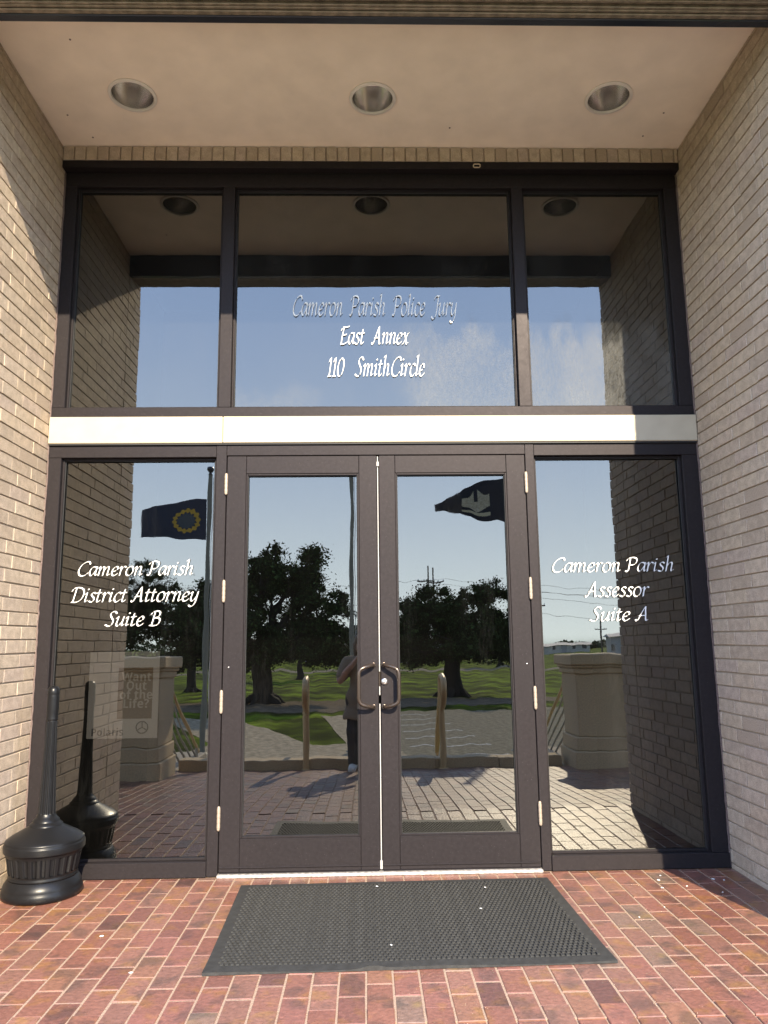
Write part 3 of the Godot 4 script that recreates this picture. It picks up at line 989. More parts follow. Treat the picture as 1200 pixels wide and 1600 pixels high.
# ---------------------------------------------------------------- things on the porch
func doormat() -> void:
	var t := thing("doormat", "black rubber scraper mat lying on the red pavers before the doors", "doormat", Vector3(0.165, 0.0, 0.715))
	t.rotation.y = 0.022
	var w := 0.835
	var d := 0.565
	var b := MB.new()
	var nx := 48
	var nz := 24
	var lift := func(x: float, z: float) -> float:
		var front := smoothstep(0.35, 0.565, z)
		return 0.0035 * sin(x * 7.0 + 1.0) * front * front + 0.012 * exp(-pow((x + 0.16) / 0.045, 2.0)) * smoothstep(0.47, 0.565, z) + 0.004 * front
	for j in nz + 1:
		for i in nx + 1:
			var x := lerpf(-w, w, float(i) / nx)
			var z := lerpf(-d, d, float(j) / nz)
			var h: float = lift.call(x, z)
			b.vert(Vector3(x, 0.006 + maxf(h, 0.0), z), Vector3.UP)
	for j in nz:
		for i in nx:
			var a := j * (nx + 1) + i
			b.tri(a, a + 1, a + nx + 2); b.tri(a, a + nx + 2, a + nx + 1)
	for k in nx:                     # rim down to the floor
		for e in [0, nz]:
			var p := b.v[e * (nx + 1) + k]
			var q := b.v[e * (nx + 1) + k + 1]
			b.quad(p, q, Vector3(q.x, 0.0015, q.z), Vector3(p.x, 0.0015, p.z), Vector3(0, 0, -1 if e == 0 else 1))
	for k in nz:
		for e in [0, nx]:
			var p := b.v[k * (nx + 1) + e]
			var q := b.v[(k + 1) * (nx + 1) + e]
			b.quad(p, q, Vector3(q.x, 0.0015, q.z), Vector3(p.x, 0.0015, p.z), Vector3(-1 if e == 0 else 1, 0, 0))
	put("base_sheet", b.mesh(), M.rubber_edge, t)
	var nub := MB.new()
	var row := 0
	var z := -d + 0.055
	while z < d - 0.05:
		var x := -w + 0.055 + (0.011 if row % 2 == 1 else 0.0)
		while x < w - 0.05:
			var y: float = 0.006 + maxf(lift.call(x, z), 0.0)
			nub.block(Transform3D(Basis.IDENTITY, Vector3(x, y + 0.0025, z)), Vector3(0.0062, 0.0028, 0.0105))
			x += 0.0215
		z += 0.0285
		row += 1
	put("scraper_nubs", nub.mesh(), M.rubber, t).set_meta("kind", "stuff")
	# bits of litter on floor and mat
	var r := RandomNumberGenerator.new()
	r.seed = 909
	var at := [[1.62, 0.12], [1.58, 0.20], [1.69, 0.31], [1.55, 0.33], [1.83, 0.42], [1.45, 0.62], [1.28, 0.75], [0.55, 0.62], [0.10, 1.05], [0.62, 0.30], [-0.95, 1.25], [-1.20, 0.85], [1.88, 0.20], [1.93, 0.22], [0.05, 0.25]]
	for p in at:
		var on_mat: bool = absf(p[0] - 0.165) < 0.82 and absf(p[1] - 0.715) < 0.55
		var s := thing("paint_fleck", "tiny pale fleck lying on the %s" % ("black doormat" if on_mat else "red pavers"), "fleck", Vector3(p[0], 0.0115 if on_mat else 0.0012, p[1]), "pale flecks on the mat" if on_mat else "pale flecks on the pavers")
		var fb := MB.new()
		var k := r.randf_range(0.7, 1.3)
		fb.lathe([[0.0, 0.0022 * k], [0.004 * k, 0.002 * k], [0.0065 * k, 0.0]], 7)
		var fo := put("flake", fb.mesh(), M.white_vinyl, s)
		fo.rotation.y = r.randf() * TAU
		fo.scale = Vector3(1.3, 1.0, 0.8)

func ash_receptacle() -> void:
	var t := thing("smoking_receptacle", "black plastic outdoor cigarette receptacle with long fluted neck beside the left wall", "ashtray", Vector3(-1.718, 0.0, 0.235))
	t.scale = Vector3(0.955, 1.0, 0.955)
	var b := MB.new()
	b.lathe([[0.0, 0.002], [0.20, 0.002], [0.209, 0.010], [0.212, 0.024], [0.209, 0.040], [0.203, 0.048], [0.205, 0.054], [0.200, 0.070], [0.188, 0.088], [0.179, 0.096]], 64)
	put("foot", b.mesh(), M.plastic, t)
	b = MB.new()
	b.lathe([[0.176, 0.096], [0.180, 0.099], [0.181, 0.106], [0.177, 0.112], [0.178, 0.118], [0.181, 0.124, 0.0], [0.182, 0.127, 0.010, 26], [0.196, 0.208, 0.010, 26], [0.197, 0.212, 0.0], [0.199, 0.218], [0.203, 0.226]], 240)
	put("bucket", b.mesh(), M.plastic, t)
	b = MB.new()
	b.lathe([[0.200, 0.226], [0.210, 0.229], [0.2125, 0.236], [0.2125, 0.262], [0.209, 0.268], [0.205, 0.271], [0.207, 0.277], [0.204, 0.284], [0.193, 0.292], [0.176, 0.303], [0.150, 0.316], [0.118, 0.333], [0.092, 0.346], [0.088, 0.350], [0.088, 0.356], [0.074, 0.366], [0.071, 0.370], [0.070, 0.377], [0.058, 0.388], [0.052, 0.396], [0.049, 0.404]], 64)
	put("lid", b.mesh(), M.plastic, t)
	b = MB.new()
	b.lathe([[0.049, 0.404], [0.046, 0.410, 0.006, 14], [0.037, 0.62, 0.0055, 14], [0.0295, 0.885, 0.0045, 14], [0.029, 0.888], [0.0285, 0.892]], 160)
	put("neck", b.mesh(), M.plastic, t)
	b = MB.new()
	b.lathe([[0.029, 0.890], [0.0325, 0.893], [0.033, 0.90], [0.0315, 0.906], [0.0315, 0.938], [0.033, 0.942], [0.033, 1.018], [0.0315, 1.022], [0.0315, 1.030], [0.033, 1.034], [0.033, 1.046], [0.030, 1.060], [0.022, 1.070], [0.010, 1.075], [0.0, 1.076]], 40)
	put("cap", b.mesh(), M.plastic, t)
	put_box("clip", Vector3(-1.932, 0.225, 0.225), Vector3(-1.918, 0.245, 0.25), M.plastic, t, 0.003)

func text_mesh(parent: Node3D, words: String, height: float, at: Vector3, m: Material, bold := true, called := "print") -> void:
	var f := SystemFont.new()
	f.font_names = PackedStringArray(["Droid Sans"])
	f.font_weight = 700 if bold else 400
	var tm := TextMesh.new()
	tm.font = f
	tm.text = words
	tm.font_size = 64
	tm.pixel_size = height / 46.0
	tm.depth = 0.0006
	tm.curve_step = 2.0
	put(called, tm, m, parent).position = at

func poster() -> void:
	var t := thing("poster", "pale poster with dark picture block inside the left side window", "poster", Vector3(-1.44, 0.752, -0.10))
	var paper := mat(lin(.72, .70, .66), 0.8)
	var dark := mat(lin(.16, .10, .06), 0.8)
	var ink := mat(lin(.12, .12, .13), 0.8)
	var pale := mat(lin(.62, .58, .52), 0.8)
	put_box("sheet", Vector3(-1.645, 0.75, -0.102), Vector3(-1.232, 1.252, -0.100), paper, t, 0.0)
	put_box("picture_block", Vector3(-1.472, 0.862, -0.0998), Vector3(-1.268, 1.158, -0.0992), dark, t, 0.0)
	text_mesh(t, "Want", 0.050, Vector3(0.076, 0.352, 0.0014), pale)
	text_mesh(t, "Out", 0.050, Vector3(0.076, 0.300, 0.0014), pale)
	text_mesh(t, "of the", 0.050, Vector3(0.076, 0.248, 0.0014), pale)
	text_mesh(t, "Life?", 0.050, Vector3(0.076, 0.196, 0.0014), pale)
	text_mesh(t, "Polaris", 0.042, Vector3(-0.085, 0.034, 0.0006), ink)
	var b := MB.new()
	var ring := []
	for i in 33:
		ring.append(Vector3(cos(TAU * i / 32) * 0.034, sin(TAU * i / 32) * 0.034, 0.0008))
	b.tube(ring, 0.0035, 0.0035, 6, false)
	for a in [0.5 * PI, 1.17 * PI, 1.83 * PI]:
		b.tube([Vector3(0, 0, 0.0008), Vector3(cos(a), sin(a), 0.0008 / 0.03) * 0.03], 0.003, 0.003, 6)
	put("emblem", b.mesh(), ink, t).position = Vector3(0.118, 0.060, 0)

# dark lobby behind the glass
func lobby() -> void:
	var s := structure("lobby_room")
	put_box("lobby_floor", Vector3(XL - 0.2, -0.2, -3.2), Vector3(XR + 0.2, -0.01, -0.112), M.interior, s, 0.0)
	put_box("lobby_ceiling", Vector3(XL - 0.2, CEIL + 0.31, -3.2), Vector3(XR + 0.2, CEIL + 0.5, -0.112), M.interior, s, 0.0)
	put_box("lobby_back", Vector3(XL - 0.2, -0.2, -3.4), Vector3(XR + 0.2, CEIL + 0.5, -3.201), M.interior, s, 0.0)
	put_box("lobby_side", Vector3(XL - 0.4, -0.2, -3.4), Vector3(XL - 0.201, CEIL + 0.5, -0.061), M.interior, s, 0.0)
	put_box("lobby_side", Vector3(XR + 0.201, -0.2, -3.4), Vector3(XR + 0.4, CEIL + 0.5, -0.061), M.interior, s, 0.0)
	put_box("lobby_lintel", Vector3(XL - 0.2, 4.33, -0.5), Vector3(XR + 0.2, CEIL + 0.49, -0.145), M.interior, s, 0.0)

# ---------------------------------------------------------------- forecourt (seen in the glass)
func forecourt() -> void:
	# low kerb at the plaza's edge
	var k := thing("plaza_kerb", "low limestone kerb along the edge of the paved plaza", "kerb", Vector3(0.1, plaza_y(5.12), 5.22))
	var x := -2.28
	var r := RandomNumberGenerator.new()
	r.seed = 55
	while x < 2.40:
		var x2 := minf(x + 0.78, 2.42)
		put_box("kerb_stone", Vector3(x, plaza_y(5.12) - 0.25, 5.10 + r.randf_range(0, 0.004)), Vector3(x2 - 0.004, -0.078 + r.randf_range(-0.002, 0.002), 5.34), M.stone, k, 0.006)
		x = x2
	# steps down to the lawn
	var s := structure("entrance_steps")
	var n := 5
	for i in n:
		var top := -0.24 - 0.132 * i
		put_box("step", Vector3(-2.3, top - 0.5, 5.345 + i * 0.33), Vector3(2.45, top, 5.345 + (i + 1) * 0.33 + 0.02), M.concrete, s, 0.006)
	put_box("landing_edge", Vector3(-3.7, -1.0, 5.13), Vector3(-2.31, plaza_y(5.12) - 0.004, 6.9), M.concrete, s, 0.01)
	put_box("landing_edge", Vector3(2.46, -1.0, 5.13), Vector3(3.7, plaza_y(5.12) - 0.004, 6.9), M.concrete, s, 0.01)
	# stone piers
	pier(Vector3(-2.62, plaza_y(4.3), 4.36), 1.0, "beige stone pier with flat cap at the left end of the plaza")
	pier(Vector3(2.86, plaza_y(4.9), 5.02), 1.0, "beige stone pier with flat cap at the right end of the plaza")
	# tube handrails beside the steps
	handrail(-0.735, "brown tube handrail with looped end left of the photographer", -0.16)
	handrail(0.93, "brown tube handrail with looped end right of the photographer", 0.10)
	side_railing(-2.36, 4.78, 0.83, "sloping rail of parallel bars beside the left stone pier")
	side_railing(2.62, 5.45, 0.85, "sloping rail of parallel bars beside the right stone pier")

func pier(at: Vector3, f: float, label: String) -> void:
	var p := thing("stone_pier", label, "pier", at, "stone piers at the plaza's ends")
	var b := [[0.40, 0.0, 0.20], [0.375, 0.2005, 0.36], [0.35, 0.3605, 1.10], [0.375, 1.1005, 1.17], [0.40, 1.1705, 1.205], [0.43, 1.2055, 1.33]]
	var names := ["plinth", "base_course", "shaft", "neck_course", "moulding", "cap"]
	for i in b.size():
		var h: float = b[i][0] * 0.98
		put_box(names[i], at + Vector3(-h, b[i][1] - (0.05 if i == 0 else 0.0), -h), at + Vector3(h, b[i][2], h), M.stone, p, 0.012)

func handrail(x: float, label: String, lean: float) -> void:
	var zb := 5.06
	var yb := plaza_y(zb)
	var t := thing("handrail", label, "handrail", Vector3(x, yb, zb), "tube handrails at the steps")
	var m: Material = M.rail
	var b := MB.new()
	b.tube(spline([Vector3(0, 0, 0), Vector3(0, 0.45, 0), Vector3(0, 1.05, 0)], 4), 0.034, 0.034, 14)
	put("post", b.mesh(), m, t)
	b = MB.new()
	var loop := [Vector3(0, 0.70, 0.0), Vector3(0, 0.72, -0.08), Vector3(0, 0.80, -0.22), Vector3(0, 0.93, -0.31), Vector3(0, 1.05, -0.27), Vector3(0, 1.085, -0.14), Vector3(0, 1.06, 0.0), Vector3(lean * 0.35, 0.70, 0.62), Vector3(lean, -0.05, 1.95)]
	b.tube(spline(loop, 6), 0.034, 0.034, 14)
	put("rail", b.mesh(), m, t)
	b = MB.new()
	b.tube([Vector3(lean, -0.62, 1.9), Vector3(lean, 0.0, 1.9)], 0.024, 0.024, 12)
	put("far_post", b.mesh(), m, t)
	b = MB.new()
	b.lathe([[0.0, 0.010], [0.05, 0.010], [0.055, 0.004], [0.055, 0.0]], 20)
	put("base_flange", b.mesh(), m, t)

func side_railing(x: float, z0: float, top: float, label: String) -> void:
	var t := thing("side_railing", label, "railing", Vector3(x, plaza_y(5.1), z0), "bar railings beside the piers")
	var h := top - plaza_y(5.1)
	var slope := 0.56
	for i in 5:
		var b := MB.new()
		var y := h - i * 0.15
		b.tube([Vector3(0, y, 0.0), Vector3(0, y, 0.06), Vector3(0, y - 1.75 * slope, 1.75)], 0.021 if i == 0 else 0.013, -1.0, 10)
		put("bar", b.mesh(), M.rail if i == 0 else M.rail_grey, t)
	for z in [0.10, 1.62]:
		var b := MB.new()
		var y := h - maxf(z - 0.06, 0.0) * slope
		b.tube([Vector3(0, y - 0.95 if z > 1.0 else 0.0, z), Vector3(0, y, z)], 0.02, 0.02, 10)
		put("post", b.mesh(), M.rail_grey, t)

# ---------------------------------------------------------------- flags
func flag(called_label: String, at: Vector3, w: float, h: float, wave: float, droop: float, tip: float, m: Material) -> void:
	# hangs from the pole at `at` (top of the hoist) and flies towards -x
	var t := thing("flag", called_label, "flag", at, "flags flying before the building")
	var b := MB.new()
	var nx := 36
	var ny := 16
	for side in [0, 1]:
		var base := b.v.size()
		for j in ny + 1:
			for i in nx + 1:
				var u := float(i) / nx
				var v := float(j) / ny
				var squeeze := 1.0 - tip * smoothstep(0.25, 1.0, u)
				var x := -u * w
				var y := -h * (0.5 + (v - 0.5) * squeeze) - droop * u * u + 0.03 * sin(u * 9.0 + v * 2.0) * u
				var z := wave * u * sin(u * 8.0 + v * 1.8) + 0.05 * sin(v * 5.0 + u * 3.0) * u
				b.vert(Vector3(x, y, z + (0.002 if side == 1 else -0.002)), Vector3(0, 0, 1 if side == 1 else -1), Vector2(u, v))
		for j in ny:
			for i in nx:
				var a := base + j * (nx + 1) + i
				b.tri(a, a + 1, a + nx + 2); b.tri(a, a + nx + 2, a + nx + 1)
	# true normals from the waves
	for i in b.idx.size() / 3:
		pass
	put("cloth", b.mesh(), m, t)

func flag_image(kind: int) -> ImageTexture:
	var w := 192
	var h := 128
	var im := Image.create(w, h, false, Image.FORMAT_RGB8)
	var n := FastNoiseLite.new()
	n.seed = 5; n.frequency = 0.03
	for y in h:
		for x in w:
			var u := float(x) / w
			var v := float(y) / h
			var c := Color(0.12, 0.14, 0.19) if kind != 0 else Color(0.20, 0.23, 0.30)
			if kind == 0:         # dark blue, gold wreath near the hoist, olive band
				var d := Vector2((u - 0.30) * 1.5, v - 0.52).length()
				var a := atan2(v - 0.52, (u - 0.30) * 1.5)
				if absf(d - 0.27) < 0.045 + 0.02 * sin(a * 14.0):
					c = Color(0.72, 0.60, 0.25)
				elif d < 0.2:
					c = Color(0.30, 0.33, 0.36)
			elif kind == 1:       # navy with a pale spread-winged bird
				var p := Vector2((u - 0.42) * 1.5, v - 0.5)
				var wing := absf(p.x) * 1.3
				if p.y > -0.38 + wing * 0.4 + 0.3 * absf(sin(absf(p.x) * 9.0)) * 0.5 and p.y < 0.30 - wing * 0.35 and absf(p.x) < 0.30 and not (absf(p.x) < 0.035 and p.y < 0.02):
					c = Color(0.80, 0.78, 0.70).lerp(Color(0.55, 0.52, 0.45), 0.5 + 0.5 * n.get_noise_2d(x * 4.0, y * 4.0))
				elif v > 0.80 and v < 0.88 and absf(p.x) < 0.3:
					c = Color(0.72, 0.70, 0.6)
			else:                 # red and white stripes with a blue corner
				c = Color(0.62, 0.08, 0.10) if int(v * 13.0) % 2 == 0 else Color(0.85, 0.84, 0.82)
				if u < 0.42 and v < 0.54:
					c = Color(0.07, 0.09, 0.25)
					if (x / 8) % 2 == 0 and (y / 8) % 2 == 0 and x % 8 < 4 and y % 8 < 4:
						c = Color(0.85, 0.85, 0.85)
			im.set_pixel(x, y, c)
	return ImageTexture.create_from_image(im)

func flags() -> void:
	var mats := []
	for k in 3:
		var m := mat(Color.WHITE, 0.9)
		m.albedo_texture = flag_image(k)
		m.backlight_enabled = true
		m.backlight = Color(0.75, 0.75, 0.75)
		mats.append(m)
	var spots := [[-3.42, 5.05, "aluminium flagpole of the gold-wreathed blue flag"], [-0.29, 6.12, "taller middle flagpole of the striped flag"], [3.17, 5.2, "aluminium flagpole of the navy flag with a pale bird"]]
	for s in spots:
		var t := thing("flagpole", s[2], "flagpole", Vector3(s[0], GROUND, 12.0), "flagpoles on the lawn")
		var H: float = s[1] - GROUND
		var b := MB.new()
		b.tube([Vector3(0, 0, 0), Vector3(0, H * 0.5, 0), Vector3(0, H, 0)], 0.062, 0.038, 14)
		put("pole", b.mesh(), M.pole, t)
		b = MB.new()
		b.lathe([[0.0, H - 0.02], [0.05, H], [0.03, H + 0.02], [0.025, H + 0.05], [0.055, H + 0.09], [0.068, H + 0.13], [0.055, H + 0.17], [0.0, H + 0.195]], 18)
		put("finial", b.mesh(), M.dark_trim, t)
		b = MB.new()
		b.lathe([[0.0, 0.06], [0.09, 0.06], [0.14, 0.02], [0.15, 0.0]], 18)
		put("base_collar", b.mesh(), M.pole, t)
		b = MB.new()
		b.tube([Vector3(0.085, 0.9, 0.02), Vector3(0.075, H * 0.5, 0.02), Vector3(0.06, H - 0.05, 0.01)], 0.008, 0.008, 6)
		put("halyard", b.mesh(), M.white_vinyl, t)
	flag("dark blue flag with gold wreath flying on the left pole", Vector3(-3.47, 4.50, 12.0), 1.42, 0.88, 0.10, 0.06, 0.32, mats[0])
	flag("navy flag with pale spread-winged bird on the right pole", Vector3(3.12, 4.92, 12.0), 1.58, 0.95, 0.14, 0.18, 0.86, mats[1])
	flag("red and white striped flag on the tall middle pole", Vector3(-0.34, 6.02, 12.0), 1.6, 0.98, 0.12, -0.02, 0.2, mats[2])

# ---------------------------------------------------------------- land
func sheet(called: String, poly: Array, y: float, m: Material, parent: Node) -> void:
	var b := MB.new()
	var pts := PackedVector2Array()
	for p in poly:
		pts.append(Vector2(p[0], p[1]))
	var ix := Geometry2D.triangulate_polygon(pts)
	for p in pts:
		b.vert(Vector3(p.x, y, p.y), Vector3.UP)
	for i in ix.size() / 3:
		b.tri(ix[i * 3], ix[i * 3 + 1], ix[i * 3 + 2])
	put(called, b.mesh(), m, parent)

func land() -> void:
	T.patchy = noise_tex(27, 0.01, 0.45, 1.0, 6, 512, FastNoiseLite.TYPE_SIMPLEX, 1.8)
	M.grass = tri_mat(lin(.21, .29, .02), T.patchy, 0.055, 0.95)
	M.grass.detail_enabled = true
	M.grass.detail_albedo = T.grain2
	M.grass.detail_blend_mode = BaseMaterial3D.BLEND_MODE_MUL
	M.asphalt = tri_mat(lin(.29, .255, .18), T.grain2, 0.5, 0.9, T.rug, 0.3)
	M.walk = tri_mat(lin(.50, .41, .28), T.grain2, 0.4, 0.9, T.rug, 0.2)
	M.dirt = tri_mat(lin(.24, .19, .13), T.grain2, 0.3, 0.95, T.rug, 0.5)
	M.paint = tri_mat(lin(.72, .71, .66), T.grain2, 1.0, 0.8)
	for k in ["grass", "asphalt", "walk", "dirt", "paint"]:
		M[k].metallic_specular = 0.12
	var g := structure("ground")
	sheet("lawn", [[-700, 5.0], [-700, 900], [700, 900], [700, 5.0], [60, -60], [-60, -60]], GROUND, M.grass, g)
	var p := structure("parking_lot")
	sheet("asphalt", [[0.9, 8.6], [0.35, 22.0], [30, 24.5], [60, 40.0], [60, 8.6]], GROUND + 0.012, M.asphalt, p)
	var lines := structure("road_markings")
	for i in 7:
		var z := 11.2 + i * 1.55
		sheet("parking_line", [[0.95, z], [2.9 - i * 0.14, z + 0.12], [2.9 - i * 0.14, z + 0.23], [0.95, z + 0.11]], GROUND + 0.016, M.paint, lines)
	for i in 6:
		var x := 7.0 + i * 2.9
		sheet("parking_line", [[x, 12.0], [x + 0.11, 12.0], [x + 1.4, 17.0], [x + 1.29, 17.0]], GROUND + 0.016, M.paint, lines)
	var road := structure("road")
	sheet("road_surface", [[-700, 62.0], [-700, 68.0], [700, 74.0], [700, 68.0]], GROUND + 0.014, M.asphalt, road)
	sheet("side_lane", [[30, 24.2], [34, 26.0], [95, 150.0], [88, 150.0]], GROUND + 0.018, M.walk, road)
	var w := structure("footpath")
	sheet("front_walk", [[-30, 9.4], [-30, 10.9], [0.9, 10.9], [0.9, 8.8], [-2.4, 6.9], [2.5, 6.9], [2.5, 6.6], [-2.4, 6.6]], GROUND + 0.012, M.walk, w)
	sheet("lawn_walk", [[-1.6, 10.85], [0.9, 10.85], [0.6, 13.5], [-0.35, 13.4]], GROUND + 0.013, M.walk, w)
	sheet("long_walk", [[-0.45, 13.35], [0.5, 13.45], [-0.3, 21.0], [-1.45, 21.0]], GROUND + 0.013, M.walk, w)
	sheet("branch_walk", [[-1.6, 10.85], [-0.4, 13.3], [-1.2, 13.3], [-4.2, 20.5], [-6.5, 20.5], [-3.6, 13.9], [-3.9, 10.85]], GROUND + 0.0115, M.walk, w)
	var d := structure("bare_earth")
	sheet("earth_patch", [[-9, 23.5], [-2, 22.2], [3.2, 24.5], [7.5, 25.5], [8.5, 27.5], [3.5, 29.0], [-3, 28.0], [-9, 27.0]], GROUND + 0.008, M.dirt, d)

# ---------------------------------------------------------------- trees
func tree(at: Vector3, label: String, trunk_r: float, fork: float, lobes: Array, leaves: int, seed_: int, leaf := 0.125) -> void:
	# lobes: [x, y, z, radius_x, radius_y] relative to the foot of the trunk
	var t := thing("oak_tree", label, "tree", at, "trees on the lawn")
	var r := RandomNumberGenerator.new()
	r.seed = seed_
	var b := MB.new()
	var top := Vector3(r.randf_range(-.15, .15), fork, r.randf_range(-.1, .1))
	b.tube(spline([Vector3(0, -0.1, 0), Vector3(0.02, 0.3, 0), Vector3(-0.03, fork * 0.6, 0.03), top], 4), trunk_r * 1.25, trunk_r * 0.8, 12)
	put("trunk", b.mesh(), M.bark, t)
	for i in 5:                      # root flare
		var a := TAU * i / 5.0 + r.randf()
		b = MB.new()
		b.tube([Vector3(0, 0.45, 0), Vector3(cos(a), 0.5, sin(a)) * trunk_r * 1.1, Vector3(cos(a) * trunk_r * 2.2, -0.06, sin(a) * trunk_r * 2.2)], trunk_r * 0.6, trunk_r * 0.2, 7)
		put("root", b.mesh(), M.bark, t)
	b = MB.new()
	b.colored = true
	var clumps := []
	for L in lobes:
		var c := Vector3(L[0], L[1], L[2])
		var limb := MB.new()
		var mid := top.lerp(c, 0.5) + Vector3(r.randf_range(-.3, .3), r.randf_range(-.2, .3), r.randf_range(-.3, .3))
		limb.tube(spline([top * 0.92, top.lerp(mid, 0.5) + Vector3(0, 0.12, 0), mid, c], 4), trunk_r * 0.55, trunk_r * 0.10, 8)
		for q in 5:
			var e := c + Vector3(r.randf_range(-1, 1) * L[3], r.randf_range(-.4, 1) * L[4], r.randf_range(-1, 1) * L[3]) * 0.8
			limb.tube([mid.lerp(c, r.randf()), c.lerp(e, 0.5) + Vector3(0, -0.1, 0), e], trunk_r * 0.14, trunk_r * 0.03, 5)
		put("limb", limb.mesh(), M.bark, t)
		var n := int(26.0 * L[3] * L[4] + 10)
		for k in n:
			var d := Vector3(r.randfn(), r.randfn(), r.randfn()).normalized() * pow(r.randf(), 0.4)
			clumps.append([c + Vector3(d.x * L[3], d.y * L[4], d.z * L[3]), r.randf_range(0.22, 0.55)])
	for i in leaves:
		var cl: Array = clumps[r.randi() % clumps.size()]
		var d: Vector3 = Vector3(r.randfn(), r.randfn() * 0.7, r.randfn()) * cl[1] * 0.5
		var c: Vector3 = cl[0] + d
		var ax := Vector3(r.randfn(), r.randfn(), r.randfn()).normalized()
		var bx := ax.cross(Vector3(r.randfn(), r.randfn(), r.randfn())).normalized()
		var s := leaf * r.randf_range(0.5, 1.25)
		if i % 9 == 0:                # denser shadowy inside of the crown
			c = cl[0] + d * 0.45
			s *= 2.6
		var g := r.randf_range(0.45, 1.0) if r.randf() < 0.8 else r.randf_range(1.2, 2.6)
		b.tint = Color(.030 * g, .046 * g, .014 * g)
		var nn := ax.cross(bx)
		var i0 := b.vert(c - ax * s * 0.5, nn)
		b.vert(c + bx * s * 0.26, nn); b.vert(c + ax * s * 0.5, nn); b.vert(c - bx * s * 0.26, nn)
		b.tri(i0, i0 + 1, i0 + 2); b.tri(i0, i0 + 2, i0 + 3)
	put("crown", b.mesh(), M.leaf, t)

